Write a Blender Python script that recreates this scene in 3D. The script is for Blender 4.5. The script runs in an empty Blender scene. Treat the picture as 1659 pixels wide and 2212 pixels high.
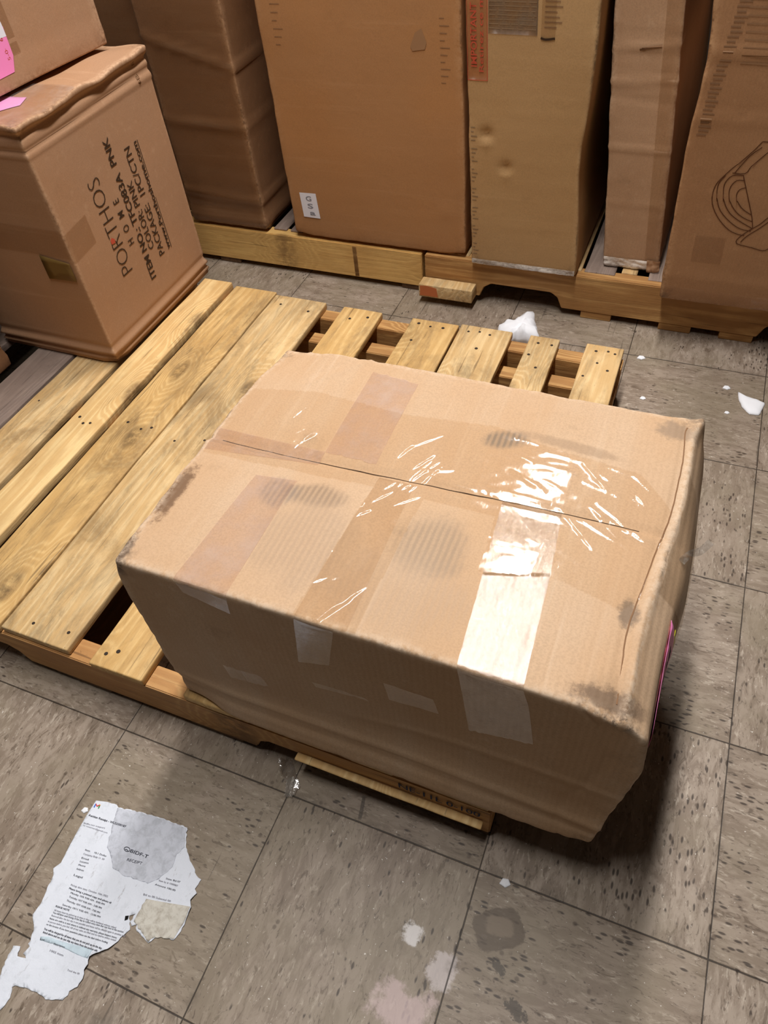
import bpy, bmesh, math, random
from mathutils import Vector, Matrix, noise

random.seed(7)
SC = bpy.context.scene
COL = SC.collection
PI = math.pi

# ------------------------------------------------------------------ camera
F_PX, CX, CY, CZ, YAW, PITCH, ROLL = (1559.888, 0.66955, -0.27800, 1.11013, -0.471191, 0.858369, -0.121269)
cy_, sy_, cp_, sp_, cr_, sr_ = math.cos(YAW), math.sin(YAW), math.cos(PITCH), math.sin(PITCH), math.cos(ROLL), math.sin(ROLL)
fwd = Vector((sy_*cp_, cy_*cp_, -sp_)); r0 = Vector((cy_, -sy_, 0)); u0 = r0.cross(fwd)
rgt = cr_*r0 + sr_*u0; upv = -sr_*r0 + cr_*u0
cam = bpy.data.cameras.new('camera'); camo = bpy.data.objects.new('camera', cam); COL.objects.link(camo)
camo.matrix_world = Matrix(((rgt.x, upv.x, -fwd.x, CX), (rgt.y, upv.y, -fwd.y, CY), (rgt.z, upv.z, -fwd.z, CZ), (0, 0, 0, 1)))
cam.sensor_fit = 'HORIZONTAL'; cam.sensor_width = 36.0; cam.lens = F_PX/1659*36.0; cam.clip_start = 0.02
SC.camera = camo

# ------------------------------------------------------------------ world, lamps, exposure
w = bpy.data.worlds.new('world'); SC.world = w; w.use_nodes = True
w.node_tree.nodes['Background'].inputs[0].default_value = (1.0, 0.93, 0.84, 1)
w.node_tree.nodes['Background'].inputs[1].default_value = 0.022

def area(name, loc, sx, sy, power, color, rot=(0, 0, 0)):
    l = bpy.data.lights.new(name, 'AREA'); l.shape = 'RECTANGLE'; l.size = sx; l.size_y = sy
    l.energy = power; l.color = color
    o = bpy.data.objects.new(name, l); COL.objects.link(o); o.location = loc; o.rotation_euler = rot
    return o
area('ceiling_tube_light', (0.27, 0.95, 2.7), 0.16, 2.5, 112, (1.0, 0.965, 0.925))
area('fill_light', (-1.9, 0.2, 2.7), 0.2, 2.4, 4, (1.0, 0.93, 0.82))  # added weak fill from the left, not a known fixture
SC.view_settings.view_transform = 'Standard'; SC.view_settings.look = 'None'
SC.view_settings.gamma = 1.0; SC.view_settings.use_curve_mapping = False
SC.view_settings.exposure = -0.10

# ------------------------------------------------------------------ node helper
def s2l(c):
    return tuple(((v/255)/12.92 if v/255 <= 0.04045 else ((v/255+0.055)/1.055)**2.4) for v in c) + (1.0,)

class NG:
    def __init__(s, name):
        s.m = bpy.data.materials.new(name); s.m.use_nodes = True
        s.t = s.m.node_tree; s.n = s.t.nodes; s.b = s.n['Principled BSDF']; s.out = s.n['Material Output']
        s.b.inputs['Specular IOR Level'].default_value = 0.3
    def _in(s, sock, v):
        if hasattr(v, 'is_output') or isinstance(v, bpy.types.NodeSocket): s.t.links.new(v, sock)
        elif v is not None:
            try: sock.default_value = v
            except Exception: sock.default_value = (v, v, v)
    def coord(s, which='Object'):
        return s.n.new('ShaderNodeTexCoord').outputs[which]
    def rnd(s): return s.n.new('ShaderNodeObjectInfo').outputs['Random']
    def attr(s, name):
        a = s.n.new('ShaderNodeAttribute'); a.attribute_name = name; return a.outputs['Fac']
    def mapp(s, v, scale=(1, 1, 1), loc=(0, 0, 0), rot=(0, 0, 0)):
        m = s.n.new('ShaderNodeMapping'); s._in(m.inputs['Vector'], v)
        m.inputs['Scale'].default_value = scale; m.inputs['Rotation'].default_value = rot
        s._in(m.inputs['Location'], loc); return m.outputs[0]
    def noise(s, v, scale=5, detail=4, rough=.55, dist=0):
        m = s.n.new('ShaderNodeTexNoise'); s._in(m.inputs['Vector'], v)
        m.inputs['Scale'].default_value = scale; m.inputs['Detail'].default_value = detail
        m.inputs['Roughness'].default_value = rough; m.inputs['Distortion'].default_value = dist
        return m.outputs['Fac']
    def voro(s, v, scale=5, out='Distance', rand=1.0):
        m = s.n.new('ShaderNodeTexVoronoi'); s._in(m.inputs['Vector'], v); m.inputs['Scale'].default_value = scale
        m.inputs['Randomness'].default_value = rand; m.voronoi_dimensions = '2D'
        return m.outputs[out]
    def wave(s, v, scale=5, dist=0, detail=2, axis='X', dscale=1.0):
        m = s.n.new('ShaderNodeTexWave'); m.bands_direction = axis; s._in(m.inputs['Vector'], v)
        m.inputs['Scale'].default_value = scale; m.inputs['Distortion'].default_value = dist
        m.inputs['Detail'].default_value = detail; m.inputs['Detail Scale'].default_value = dscale
        return m.outputs['Fac']
    def ma(s, op, a, b=0.0, c=None, clamp=False):
        m = s.n.new('ShaderNodeMath'); m.operation = op; m.use_clamp = clamp
        s._in(m.inputs[0], a); s._in(m.inputs[1], b)
        if c is not None: s._in(m.inputs[2], c)
        return m.outputs[0]
    def rng(s, v, a, b, c=0.0, d=1.0, smooth=True):
        m = s.n.new('ShaderNodeMapRange'); m.interpolation_type = 'SMOOTHSTEP' if smooth else 'LINEAR'
        s._in(m.inputs[0], v)
        for i, x in enumerate((a, b, c, d)): m.inputs[i+1].default_value = x
        return m.outputs[0]
    def mix(s, f, a, b, mode='MIX'):
        m = s.n.new('ShaderNodeMix'); m.data_type = 'RGBA'; m.blend_type = mode
        s._in(m.inputs[0], f); s._in(m.inputs[6], a); s._in(m.inputs[7], b); return m.outputs[2]
    def sep(s, v):
        m = s.n.new('ShaderNodeSeparateXYZ'); s._in(m.inputs[0], v); return m.outputs
    def comb(s, x, y, z=0.0):
        m = s.n.new('ShaderNodeCombineXYZ'); s._in(m.inputs[0], x); s._in(m.inputs[1], y); s._in(m.inputs[2], z); return m.outputs[0]
    def bump(s, h, strength=.3, dist=.002, nrm=None):
        m = s.n.new('ShaderNodeBump'); s._in(m.inputs['Height'], h); m.inputs['Strength'].default_value = strength
        m.inputs['Distance'].default_value = dist
        if nrm is not None: s._in(m.inputs['Normal'], nrm)
        return m.outputs[0]
    def set(s, **k):
        names = dict(color='Base Color', rough='Roughness', normal='Normal', spec='Specular IOR Level', metal='Metallic')
        for a, v in k.items(): s._in(s.b.inputs[names[a]], v)
        return s.m

# ------------------------------------------------------------------ materials
def plain(name, col, rough=.6, spec=.3):
    g = NG(name); return g.set(color=s2l(col), rough=rough, spec=spec)

def blobs(g, o, c, items):
    for cx, cy, ax, ay, rot, col, amt, nsc, namt in items:
        p = g.mapp(g.mapp(o, loc=(-cx, -cy, 0)), (1, 1, 1), rot=(0, 0, rot)); px, py, pz = g.sep(p)
        d = g.ma('SQRT', g.ma('ADD', g.ma('POWER', g.ma('ABSOLUTE', g.ma('DIVIDE', px, ax)), 2.0), g.ma('POWER', g.ma('ABSOLUTE', g.ma('DIVIDE', py, ay)), 2.0)))
        d = g.ma('ADD', d, g.ma('MULTIPLY', g.ma('SUBTRACT', g.noise(o, nsc, 5, .7), .5), namt))
        lay = g.ma('MULTIPLY', g.rng(d, .5, 1.1, 1, 0), g.rng(pz, .30, .32))
        if nsc < 40: lay = g.ma('MULTIPLY', lay, g.rng(g.wave(o, PI/10/.0075, .8, 2, 'X'), 0, 1, .5, 1.0))
        c = g.mix(g.ma('MULTIPLY', lay, amt), c, s2l(col))
    return c

def cardboard(name, base, scuff=(205, 180, 150), dirt=(88, 70, 55), corr='Y', corr_amt=.25, stain=.5, rough=.72, period=.0075, warm=(150, 105, 66), spots=()):
    g = NG(name); o = g.coord(); off = g.rnd()
    v = g.mapp(o, loc=g.comb(g.ma('MULTIPLY', off, 37.0), g.ma('MULTIPLY', off, 11.0), 0.0))
    big = g.noise(v, 4.5, 5, .6)
    c = g.mix(g.rng(big, .35, .68), s2l(base), s2l(tuple(.72*a+.28*b for a, b in zip(base, warm))))
    fib = g.noise(v, 420, 2, .6)
    c = g.mix(g.ma('MULTIPLY', g.rng(fib, .35, .7), .16), c, s2l(dirt))
    streak = g.noise(g.mapp(v, (60, 3, 60) if corr == 'X' else (3, 60, 60)), 1.0, 3, .6)
    c = g.mix(g.ma('MULTIPLY', g.rng(streak, .55, .8), .22), c, s2l(scuff))
    st = g.noise(v, 9, 6, .7, .4)
    c = g.mix(g.ma('MULTIPLY', g.rng(st, .60, .78), stain), c, s2l(dirt))
    if spots:
        xs, ys, zs = g.sep(o)
        band = g.noise(g.comb(g.ma('MULTIPLY', xs, 14.0), 3.3, 0.0), 1.0, 2, .5)
        c = g.mix(g.ma('MULTIPLY', g.rng(band, .42, .6), .22), c, s2l(warm))
        c = blobs(g, o, c, spots)
    wn = g.noise(v, 130, 4, .7)
    wear = g.ma('MULTIPLY', g.attr('wear'), g.rng(wn, .35, .6))
    c = g.mix(g.ma('MULTIPLY', wear, .65), c, s2l(scuff))
    wear2 = g.ma('MULTIPLY', g.attr('tear'), g.rng(g.noise(v, 70, 5, .75), .42, .6))
    c = g.mix(g.ma('MULTIPLY', wear2, .8, clamp=True), c, s2l(dirt))
    wv = g.wave(v, PI/10/period, .25, 1, corr)
    h = g.ma('ADD', g.ma('MULTIPLY', wv, corr_amt), g.ma('MULTIPLY', g.noise(v, 55, 5, .65), .6))
    h = g.ma('ADD', h, g.ma('MULTIPLY', g.noise(v, 6, 3, .5), 3.0))
    return g.set(color=c, rough=rough, spec=.25, normal=g.bump(h, .5, .0012))

def wood(name, light, mid, dark, axis='Y', grey=.5, greycol=(120, 108, 90), rings=1.0):
    g = NG(name); o = g.coord(); off = g.rnd()
    v = g.mapp(o, loc=g.comb(g.ma('MULTIPLY', off, 23.0), g.ma('MULTIPLY', off, 57.0), g.ma('MULTIPLY', off, 5.0)))
    sc = (1, .09, 1) if axis == 'Y' else (.09, 1, 1)
    kn = g.voro(g.mapp(v, (1, .45, 1) if axis == 'Y' else (.45, 1, 1)), 5.5)
    knot = g.rng(kn, .06, .30, 1.0, 0.0)
    warp = g.noise(g.mapp(v, sc), 14, 3, .5)
    x, y, z = g.sep(v)
    across = x if axis == 'Y' else y
    ringc = g.ma('ADD', g.ma('MULTIPLY', across, 55.0), g.ma('ADD', g.ma('MULTIPLY', warp, 11.0), g.ma('MULTIPLY', knot, 6.0)))
    ring = g.ma('ABSOLUTE', g.ma('SINE', g.ma('MULTIPLY', ringc, 2.2)))
    fine = g.noise(g.mapp(v, (1, .04, 1) if axis == 'Y' else (.04, 1, 1)), 260, 3, .6)
    blot = g.noise(v, 7, 5, .62)
    c = g.mix(g.ma('MULTIPLY', g.rng(ring, .1, .95), .55*rings), s2l(light), s2l(mid))
    c = g.mix(g.ma('MULTIPLY', g.rng(fine, .4, .75), .35), c, s2l(mid))
    c = g.mix(g.ma('MULTIPLY', g.rng(blot, .4, .7), .55), c, s2l(mid))
    gr = g.noise(g.mapp(v, (1, .22, 1) if axis == 'Y' else (.22, 1, 1)), 22, 8, .80, .5)
    c = g.mix(g.ma('MULTIPLY', g.rng(gr, .42, .72), grey*.9), c, s2l(greycol))
    sp = g.noise(v, 75, 4, .8)
    c = g.mix(g.ma('MULTIPLY', g.rng(sp, .64, .76), .55), c, s2l(dark))
    bl2 = g.noise(g.mapp(v, (1, .6, 1) if axis == 'Y' else (.6, 1, 1), loc=(4, 4, 0)), 9, 6, .7, .5)
    c = g.mix(g.ma('MULTIPLY', g.rng(bl2, .48, .72), grey*.8), c, s2l(tuple(v1*.5+v2*.5 for v1, v2 in zip(mid, dark))))
    crk = g.noise(g.mapp(v, (1, .03, 1) if axis == 'Y' else (.03, 1, 1), loc=(1, 8, 0)), 150, 3, .6)
    c = g.mix(g.ma('MULTIPLY', g.rng(crk, .62, .70), .5), c, s2l(dark))
    kc = g.ma('MULTIPLY', g.rng(kn, .04, .13, 1.0, 0.0), g.rng(g.noise(v, 40, 4, .7), .3, .6))
    c = g.mix(g.ma('MULTIPLY', kc, .6), c, s2l(dark))
    h = g.ma('ADD', g.ma('MULTIPLY', ring, .35), g.ma('ADD', g.ma('MULTIPLY', fine, .6), g.noise(v, 40, 4, .6)))
    return g.set(color=c, rough=.62, spec=.3, normal=g.bump(h, .6, .0015))

def film(name, tint=(.95, .93, .90), gl=.07, rough=.10, bscale=90, bstr=.35, haze=0.0, bdist=.0015, stretch=(1, 1, 1), hazecol=(200, 190, 180), rotz=0):
    g = NG(name); g.n.remove(g.b); o = g.coord()
    nz = g.noise(g.mapp(o, stretch, rot=(0, 0, rotz)), bscale, 4, .6)
    n2 = g.noise(o, bscale*4, 2, .5)
    nr = g.bump(g.ma('ADD', nz, g.ma('MULTIPLY', n2, .6 if bscale > 300 else .12)), bstr, bdist)
    tr = g.n.new('ShaderNodeBsdfTransparent'); tr.inputs[0].default_value = tint + (1,)
    gs = g.n.new('ShaderNodeBsdfGlossy'); gs.inputs['Roughness'].default_value = rough
    g.t.links.new(nr, gs.inputs['Normal'])
    fr = g.n.new('ShaderNodeLayerWeight'); fr.inputs['Blend'].default_value = .2
    f = g.ma('ADD', g.ma('MULTIPLY', fr.outputs['Fresnel'], .22), gl, clamp=True)
    mx = g.n.new('ShaderNodeMixShader'); g.t.links.new(f, mx.inputs[0]); g.t.links.new(tr.outputs[0], mx.inputs[1]); g.t.links.new(gs.outputs[0], mx.inputs[2])
    last = mx
    if haze > 0:
        df = g.n.new('ShaderNodeBsdfDiffuse'); df.inputs[0].default_value = s2l(hazecol)
        m2 = g.n.new('ShaderNodeMixShader')
        hz = g.ma('MULTIPLY', g.rng(g.noise(g.mapp(o, stretch), 28, 5, .65), .35, .75), haze)
        g.t.links.new(hz, m2.inputs[0]); g.t.links.new(mx.outputs[0], m2.inputs[1]); g.t.links.new(df.outputs[0], m2.inputs[2]); last = m2
    g.t.links.new(last.outputs[0], g.out.inputs[0])
    return g.m

def floor_mat():
    T = .3048
    g = NG('vinyl_tile'); o = g.coord()
    x, y, z = g.sep(o)
    tx, ty = g.ma('DIVIDE', x, T), g.ma('DIVIDE', y, T)
    jit = g.ma('MULTIPLY', g.ma('SUBTRACT', g.noise(o, 30, 3, .6), .5), .006)
    fx = g.ma('ABSOLUTE', g.ma('SUBTRACT', tx, g.ma('ROUND', g.ma('ADD', tx, jit))))
    fy = g.ma('ABSOLUTE', g.ma('SUBTRACT', ty, g.ma('ROUND', g.ma('ADD', ty, jit))))
    e = g.ma('MINIMUM', fx, g.ma('MULTIPLY', fy, .8))
    e = g.ma('ADD', e, g.ma('MULTIPLY', jit, .45))
    line = g.rng(e, .0014, .0042, 1.0, 0.0)
    seam_dirt = g.ma('MULTIPLY', g.rng(e, .0, .045, 1.0, 0.0), g.rng(g.noise(o, 26, 5, .7), .45, .7))
    cx, cyy = g.ma('FLOOR', tx), g.ma('FLOOR', ty)
    ck = g.ma('PINGPONG', g.ma('ADD', cx, cyy), 1.0)
    cell = g.n.new('ShaderNodeTexWhiteNoise'); cell.noise_dimensions = '2D'; g.t.links.new(g.comb(cx, cyy), cell.inputs['Vector'])
    rv = cell.outputs['Value']
    va = g.mapp(o, (1, .32, 1)); vb = g.mapp(o, (.32, 1, 1))
    m = g.n.new('ShaderNodeMix'); m.data_type = 'VECTOR'; g.t.links.new(ck, m.inputs[0]); g.t.links.new(va, m.inputs[4]); g.t.links.new(vb, m.inputs[5])
    v = g.mapp(m.outputs[1], loc=g.comb(g.ma('MULTIPLY', rv, 9.0), g.ma('MULTIPLY', rv, 5.0), 0.0))
    base = g.mix(g.rng(rv, 0, 1), s2l((166, 151, 137)), s2l((153, 138, 123)))
    n1 = g.noise(v, 60, 5, .7, .5); n2 = g.noise(v, 150, 4, .65, .3); n3 = g.noise(o, 5, 5, .65)
    c = g.mix(g.ma('MULTIPLY', g.rng(n1, .40, .60), .72), base, s2l((124, 108, 93)))
    c = g.mix(g.ma('MULTIPLY', g.rng(n2, .56, .70), .65), c, s2l((196, 183, 168)))
    c = g.mix(g.ma('MULTIPLY', g.rng(g.noise(v, 95, 4, .7, 1.0), .57, .66), .7), c, s2l((98, 82, 68)))
    c = g.mix(g.ma('MULTIPLY', g.rng(n3, .42, .62), .5), c, s2l((138, 126, 106)))
    # ground-in dirt specks, denser towards the busy right-hand aisle
    dens = g.rng(g.ma('ADD', x, g.ma('MULTIPLY', y, -.3)), .2, 1.1, 0, 1)
    vs = g.voro(g.mapp(v, loc=(3, 1, 0)), 120)
    pick = g.noise(g.mapp(o, loc=(5, 2, 0)), 17, 3, .7)
    spk = g.ma('MULTIPLY', g.rng(vs, .12, .26, 1, 0), g.rng(g.ma('ADD', pick, g.ma('MULTIPLY', dens, .08)), .58, .64))
    c = g.mix(g.ma('MULTIPLY', spk, .85), c, s2l((58, 47, 40)))
    vs2 = g.voro(g.mapp(o, loc=(7, 3, 0)), 24)
    spk2 = g.ma('MULTIPLY', g.rng(vs2, .04, .10, 1, 0), g.rng(pick, .54, .60))
    c = g.mix(g.ma('MULTIPLY', spk2, .6), c, s2l((82, 68, 56)))
    wh = g.ma('MULTIPLY', g.rng(g.noise(g.mapp(o, loc=(2, 9, 0)), 260, 2, .5), .73, .77), .8)
    c = g.mix(wh, c, s2l((235, 230, 222)))
    n5 = g.noise(g.mapp(v, loc=(1, 4, 0)), 210, 3, .6, 1.2)
    c = g.mix(g.ma('MULTIPLY', g.rng(n5, .60, .68), .6), c, s2l((84, 70, 58)))
    # scratches
    sc = g.noise(g.mapp(o, (1, .03, 1), rot=(0, 0, .6)), 150, 2, .5)
    c = g.mix(g.ma('MULTIPLY', g.ma('MULTIPLY', g.rng(sc, .70, .74), g.rng(g.noise(o, 6, 2), .5, .6)), .5), c, s2l((70, 60, 52)))
    def blob(cx0, cy0, ax, ay, rot, col, amt, nsc=60, lo=.8, hi=1.15, namt=.9):
        nonlocal c
        p = g.mapp(g.mapp(o, loc=(-cx0, -cy0, 0)), (1, 1, 1), rot=(0, 0, rot))
        px, py, pz = g.sep(p)
        a = g.ma('ABSOLUTE', g.ma('DIVIDE', px, ax)); b = g.ma('ABSOLUTE', g.ma('DIVIDE', py, ay))
        d = g.ma('POWER', g.ma('ADD', g.ma('POWER', a, 4.0), g.ma('POWER', b, 4.0)), .25)
        n = g.noise(o, nsc, 5, .7)
        d = g.ma('ADD', d, g.ma('MULTIPLY', g.ma('SUBTRACT', n, .5), namt))
        c = g.mix(g.ma('MULTIPLY', g.rng(d, lo, hi, 1, 0), amt), c, s2l(col))
    blob(.655, -.062, .033, .024, -.55, (92, 78, 64), .75, 60, .95, 1.05, .5)
    blob(.655, -.058, .020, .012, -.2, (150, 134, 116), .5, 60, .8, 1.1, .8)
    blob(.548, -.108, .016, .016, .2, (232, 228, 228), .8, 90, .5, .9, 1.6)
    blob(.60, -.135, .022, .03, .2, (225, 215, 216), .55, 70, .5, .9, 1.8)
    blob(.565, -.19, .045, .03, 0, (214, 190, 190), .6, 50, .5, 1.0, 1.8)
    blob(.70, -.142, .028, .016, .5, (52, 46, 42), .7, 160, .4, .6, 2.0)
    blob(.668, -.105, .018, .008, .6, (50, 44, 40), .7, 180, .5, .7, 1.6)
    blob(.23, -.40, .07, .06, .4, (92, 84, 74), .55, 40, .6, 1.1, 1.2)
    blob(.42, .02, .003, .018, -.2, (60, 50, 42), .7, 60, .7, 1.1, .8)
    c = g.mix(g.ma('MULTIPLY', seam_dirt, .5), c, s2l((80, 68, 56)))
    c = g.mix(g.ma('MULTIPLY', line, .88), c, s2l((36, 27, 20)))
    h = g.ma('SUBTRACT', g.ma('MULTIPLY', n1, .3), g.ma('MULTIPLY', line, 2.0))
    return g.set(color=c, rough=.5, spec=.35, normal=g.bump(h, .35, .0012))

M = {}
M['floor'] = floor_mat()
M['wall'] = plain('gap_shade_wall', (44, 37, 32), .8)  # near-black colour stands in for the shade in gaps between cartons
M['box_big'] = cardboard('kraft_light', (198, 168, 138), (220, 198, 174), (98, 82, 68), 'X', .30, .35, warm=(186, 144, 102), spots=(
    (.077, .112, .035, .018, -.3, (116, 106, 96), .75, 30, .9), (-.118, -.05, .045, .022, -.1, (120, 102, 86), .6, 28, .9), (-.165, -.06, .03, .03, 0, (140, 124, 112), .6, 30, .9),
    (.044, -.08, .055, .05, 0, (140, 122, 104), .6, 26, 1.0), (-.10, -.12, .07, .08, 0, (164, 140, 118), .5, 26, 1.0), (.03, -.15, .10, .06, 0, (170, 146, 124), .4, 22, 1.0),
    (-.292, -.10, .014, .055, 0, (112, 84, 62), .9, 90, 1.6), (-.30, -.20, .010, .03, 0, (90, 70, 56), .9, 120, 1.4), (.27, -.20, .05, .014, -.1, (110, 90, 74), .8, 110, 1.5), (.16, .125, .08, .010, .1, (150, 124, 100), .5, 80, 1.2), (.28, .19, .03, .02, 0, (130, 112, 96), .6, 90, 1.4), (.268, -.10, .012, .02, 0, (106, 92, 80), .7, 110, 1.5)))
M['box_left'] = cardboard('kraft_plain', (172, 134, 104), (206, 170, 138), (110, 82, 60), 'Y', .08, .12, warm=(176, 128, 88))
M['box_wrap'] = cardboard('kraft_wrapped', (148, 110, 80), (184, 146, 112), (80, 58, 42), 'Y', .08, .3, rough=.5, warm=(140, 98, 62))
M['box_orange'] = cardboard('kraft_orange', (174, 128, 86), (194, 152, 112), (120, 88, 62), 'Y', .05, .15, warm=(184, 126, 72))
M['box_tan'] = cardboard('kraft_tan', (182, 146, 102), (200, 166, 124), (104, 84, 62), 'Y', .05, .2, warm=(174, 134, 88))
M['box_grey'] = cardboard('kraft_greyish', (182, 146, 114), (206, 176, 146), (92, 72, 58), 'X', .15, .3, warm=(164, 122, 86))
M['box_brown'] = cardboard('kraft_brown', (166, 124, 88), (200, 160, 120), (84, 62, 46), 'X', .12, .25, warm=(150, 106, 70))
M['wood_a'] = wood('pine_weathered', (228, 198, 148), (196, 156, 100), (66, 50, 36), 'Y', .8, (132, 116, 90))
M['wood_b'] = wood('pine_fresh', (240, 208, 150), (206, 162, 102), (88, 66, 44), 'Y', .22)
M['wood_y'] = wood('pine_yellow', (228, 192, 132), (194, 152, 92), (66, 50, 34), 'Y', .7, (122, 100, 74))
M['wood_grey'] = wood('pine_grey', (158, 140, 128), (132, 114, 104), (60, 50, 44), 'Y', .5, (112, 98, 92))
M['wood_x'] = wood('pine_stringer', (206, 160, 104), (172, 122, 72), (70, 46, 28), 'X', .25, (110, 84, 58))
M['wood_dark'] = wood('pine_dark', (120, 90, 62), (88, 64, 42), (40, 28, 20), 'Y', .4, (70, 58, 46))
M['wood_x2'] = wood('pine_rail_yellow', (232, 190, 118), (204, 156, 90), (110, 78, 48), 'X', .2, (150, 116, 80), .4)
M['wood_x3'] = wood('pine_rail_brown', (204, 160, 102), (158, 112, 64), (80, 54, 32), 'X', .18, (120, 92, 62), 1.3)
M['nail'] = plain('rusty_nail', (52, 42, 34), .6)
M['hole'] = plain('black_hole', (14, 11, 9), .9)
M['ink'] = plain('black_ink', (62, 46, 34), .75, .15)
M['ink_soft'] = plain('faded_ink', (132, 100, 74), .8, .1)
M['ink_grey'] = plain('grey_ink', (140, 116, 90), .8, .1)
M['ink_red'] = plain('red_ink', (190, 84, 62), .8, .1)
M['ink_paper'] = plain('toner', (70, 72, 82), .8, .1)
M['ink_pale'] = plain('pale_toner', (140, 140, 150), .8, .1)
M['ink_blue'] = plain('blue_ink', (48, 58, 84), .7, .1)
M['draw'] = plain('drawing_ink', (88, 54, 34), .8, .1)
M['pink'] = plain('pink_paper', (244, 140, 196), .5)
M['pink_pale'] = plain('pale_pink_paper', (240, 170, 226), .45)
M['white'] = plain('white_label', (232, 232, 242), .5)
M['yellow'] = plain('yellow_paper', (214, 206, 60), .5)
M['foam'] = plain('white_foam', (244, 246, 252), .75)
M['red_label'] = film('red_tinted_label', (.99, .91, .86), .02, .35, 60, .1, .10, hazecol=(214, 150, 120))
M['olive'] = plain('olive_tape', (118, 92, 48), .4)
M['m_red'] = plain('logo_red', (214, 66, 54), .6); M['m_blue'] = plain('logo_blue', (66, 118, 220), .6)
M['m_green'] = plain('logo_green', (60, 160, 90), .6); M['m_yel'] = plain('logo_yellow', (240, 180, 50), .6)
M['tape_shiny'] = film('clear_packing_tape', (.96, .94, .92), .14, .10, 320, .46, .12, .0010, (1, .6, 1), (212, 208, 204))
M['tape_dull'] = film('dull_packing_tape', (.97, .93, .92), .04, .30, 120, .3, .42, .001, hazecol=(214, 188, 170))
M['tape_clear'] = film('thin_clear_tape', (.97, .94, .90), .03, .2, 90, .3, .05, .001, hazecol=(196, 166, 132))
M['wrap'] = film('clinging_film', (.985, .965, .935), .03, .08, 90, .10, .05, .0012, (1, .35, 1), (214, 190, 160), .5)
M['wrap_brown'] = film('stretch_wrap', (.96, .94, .90), .05, .22, 40, .5, .06, .002, (.2, .2, 1), (190, 160, 130))
M['tape_silver'] = film('tape_end_painted_sheen', (.85, .80, .74), .40, .25, 55, .9, 1.7, .004, (.4, .4, 1), (246, 240, 232))  # whitish diffuse haze painted in for the tape's bright reflection
M['scrap'] = film('plastic_scrap', (.94, .94, .94), .30, .14, 80, .5, .35, .002)

def paper_mat():
    g = NG('receipt_paper'); o = g.coord()
    n = g.noise(o, 60, 5, .7, .4); n2 = g.noise(g.mapp(o, (1, .4, 1), rot=(0, 0, -.5)), 120, 4, .7)
    c = g.mix(g.ma('MULTIPLY', g.rng(n, .5, .72), .35), s2l((226, 231, 242)), s2l((198, 204, 212)))
    c = g.mix(g.ma('MULTIPLY', g.rng(n2, .60, .72), .5), c, s2l((160, 156, 158)))
    h = g.ma('ADD', g.noise(o, 45, 5, .6), g.ma('MULTIPLY', n2, .4))
    return g.set(color=c, rough=.75, normal=g.bump(h, .6, .002))
M['paper'] = paper_mat()
def tinted_paper(name, a, b):
    g = NG(name); o = g.coord(); n = g.noise(o, 70, 5, .7, .4)
    c = g.mix(g.rng(n, .4, .68), s2l(a), s2l(b))
    return g.set(color=c, rough=.7, normal=g.bump(g.noise(o, 60, 5, .6), .5, .0015))
M['paper_grey'] = tinted_paper('wet_grey_paper', (206, 210, 222), (184, 188, 198))
M['paper_warm'] = tinted_paper('torn_pulp', (212, 208, 198), (176, 168, 156))
M['paper_blue'] = tinted_paper('pale_blue_band', (204, 222, 234), (190, 206, 218))

# ------------------------------------------------------------------ object helpers
def tag(o, label, cat, group=None, kind=None):
    if label: o['label'] = label
    if cat: o['category'] = cat
    if group: o['group'] = group
    if kind: o['kind'] = kind
    return o

def thing(name, label, cat, loc=(0, 0, 0), rotz=0, group=None, rot=None):
    o = bpy.data.objects.new(name, None); COL.objects.link(o)
    o.location = loc; o.rotation_euler = rot if rot else (0, 0, rotz); o.empty_display_size = .1
    return tag(o, label, cat, group)

def link(name, me, mat, parent=None, smooth=False, label=None):
    if smooth: me.polygons.foreach_set('use_smooth', [True]*len(me.polygons))
    if mat: me.materials.append(mat)
    o = bpy.data.objects.new(name, me); COL.objects.link(o)
    if parent: o.parent = parent
    if label: o['label'] = label
    return o

def sm(a, b, x):
    t = max(0.0, min(1.0, (x-a)/(b-a))) if a != b else (1.0 if x > a else 0.0)
    return t*t*(3-2*t)
def gauss(x, s): return math.exp(-(x/s)**2)
def segd(px, py, a, b):
    vx, vy = b[0]-a[0], b[1]-a[1]; L = vx*vx+vy*vy
    t = max(0, min(1, ((px-a[0])*vx+(py-a[1])*vy)/L)) if L else 0
    dx, dy = px-a[0]-t*vx, py-a[1]-t*vy
    return math.hypot(dx, dy), t

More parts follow.
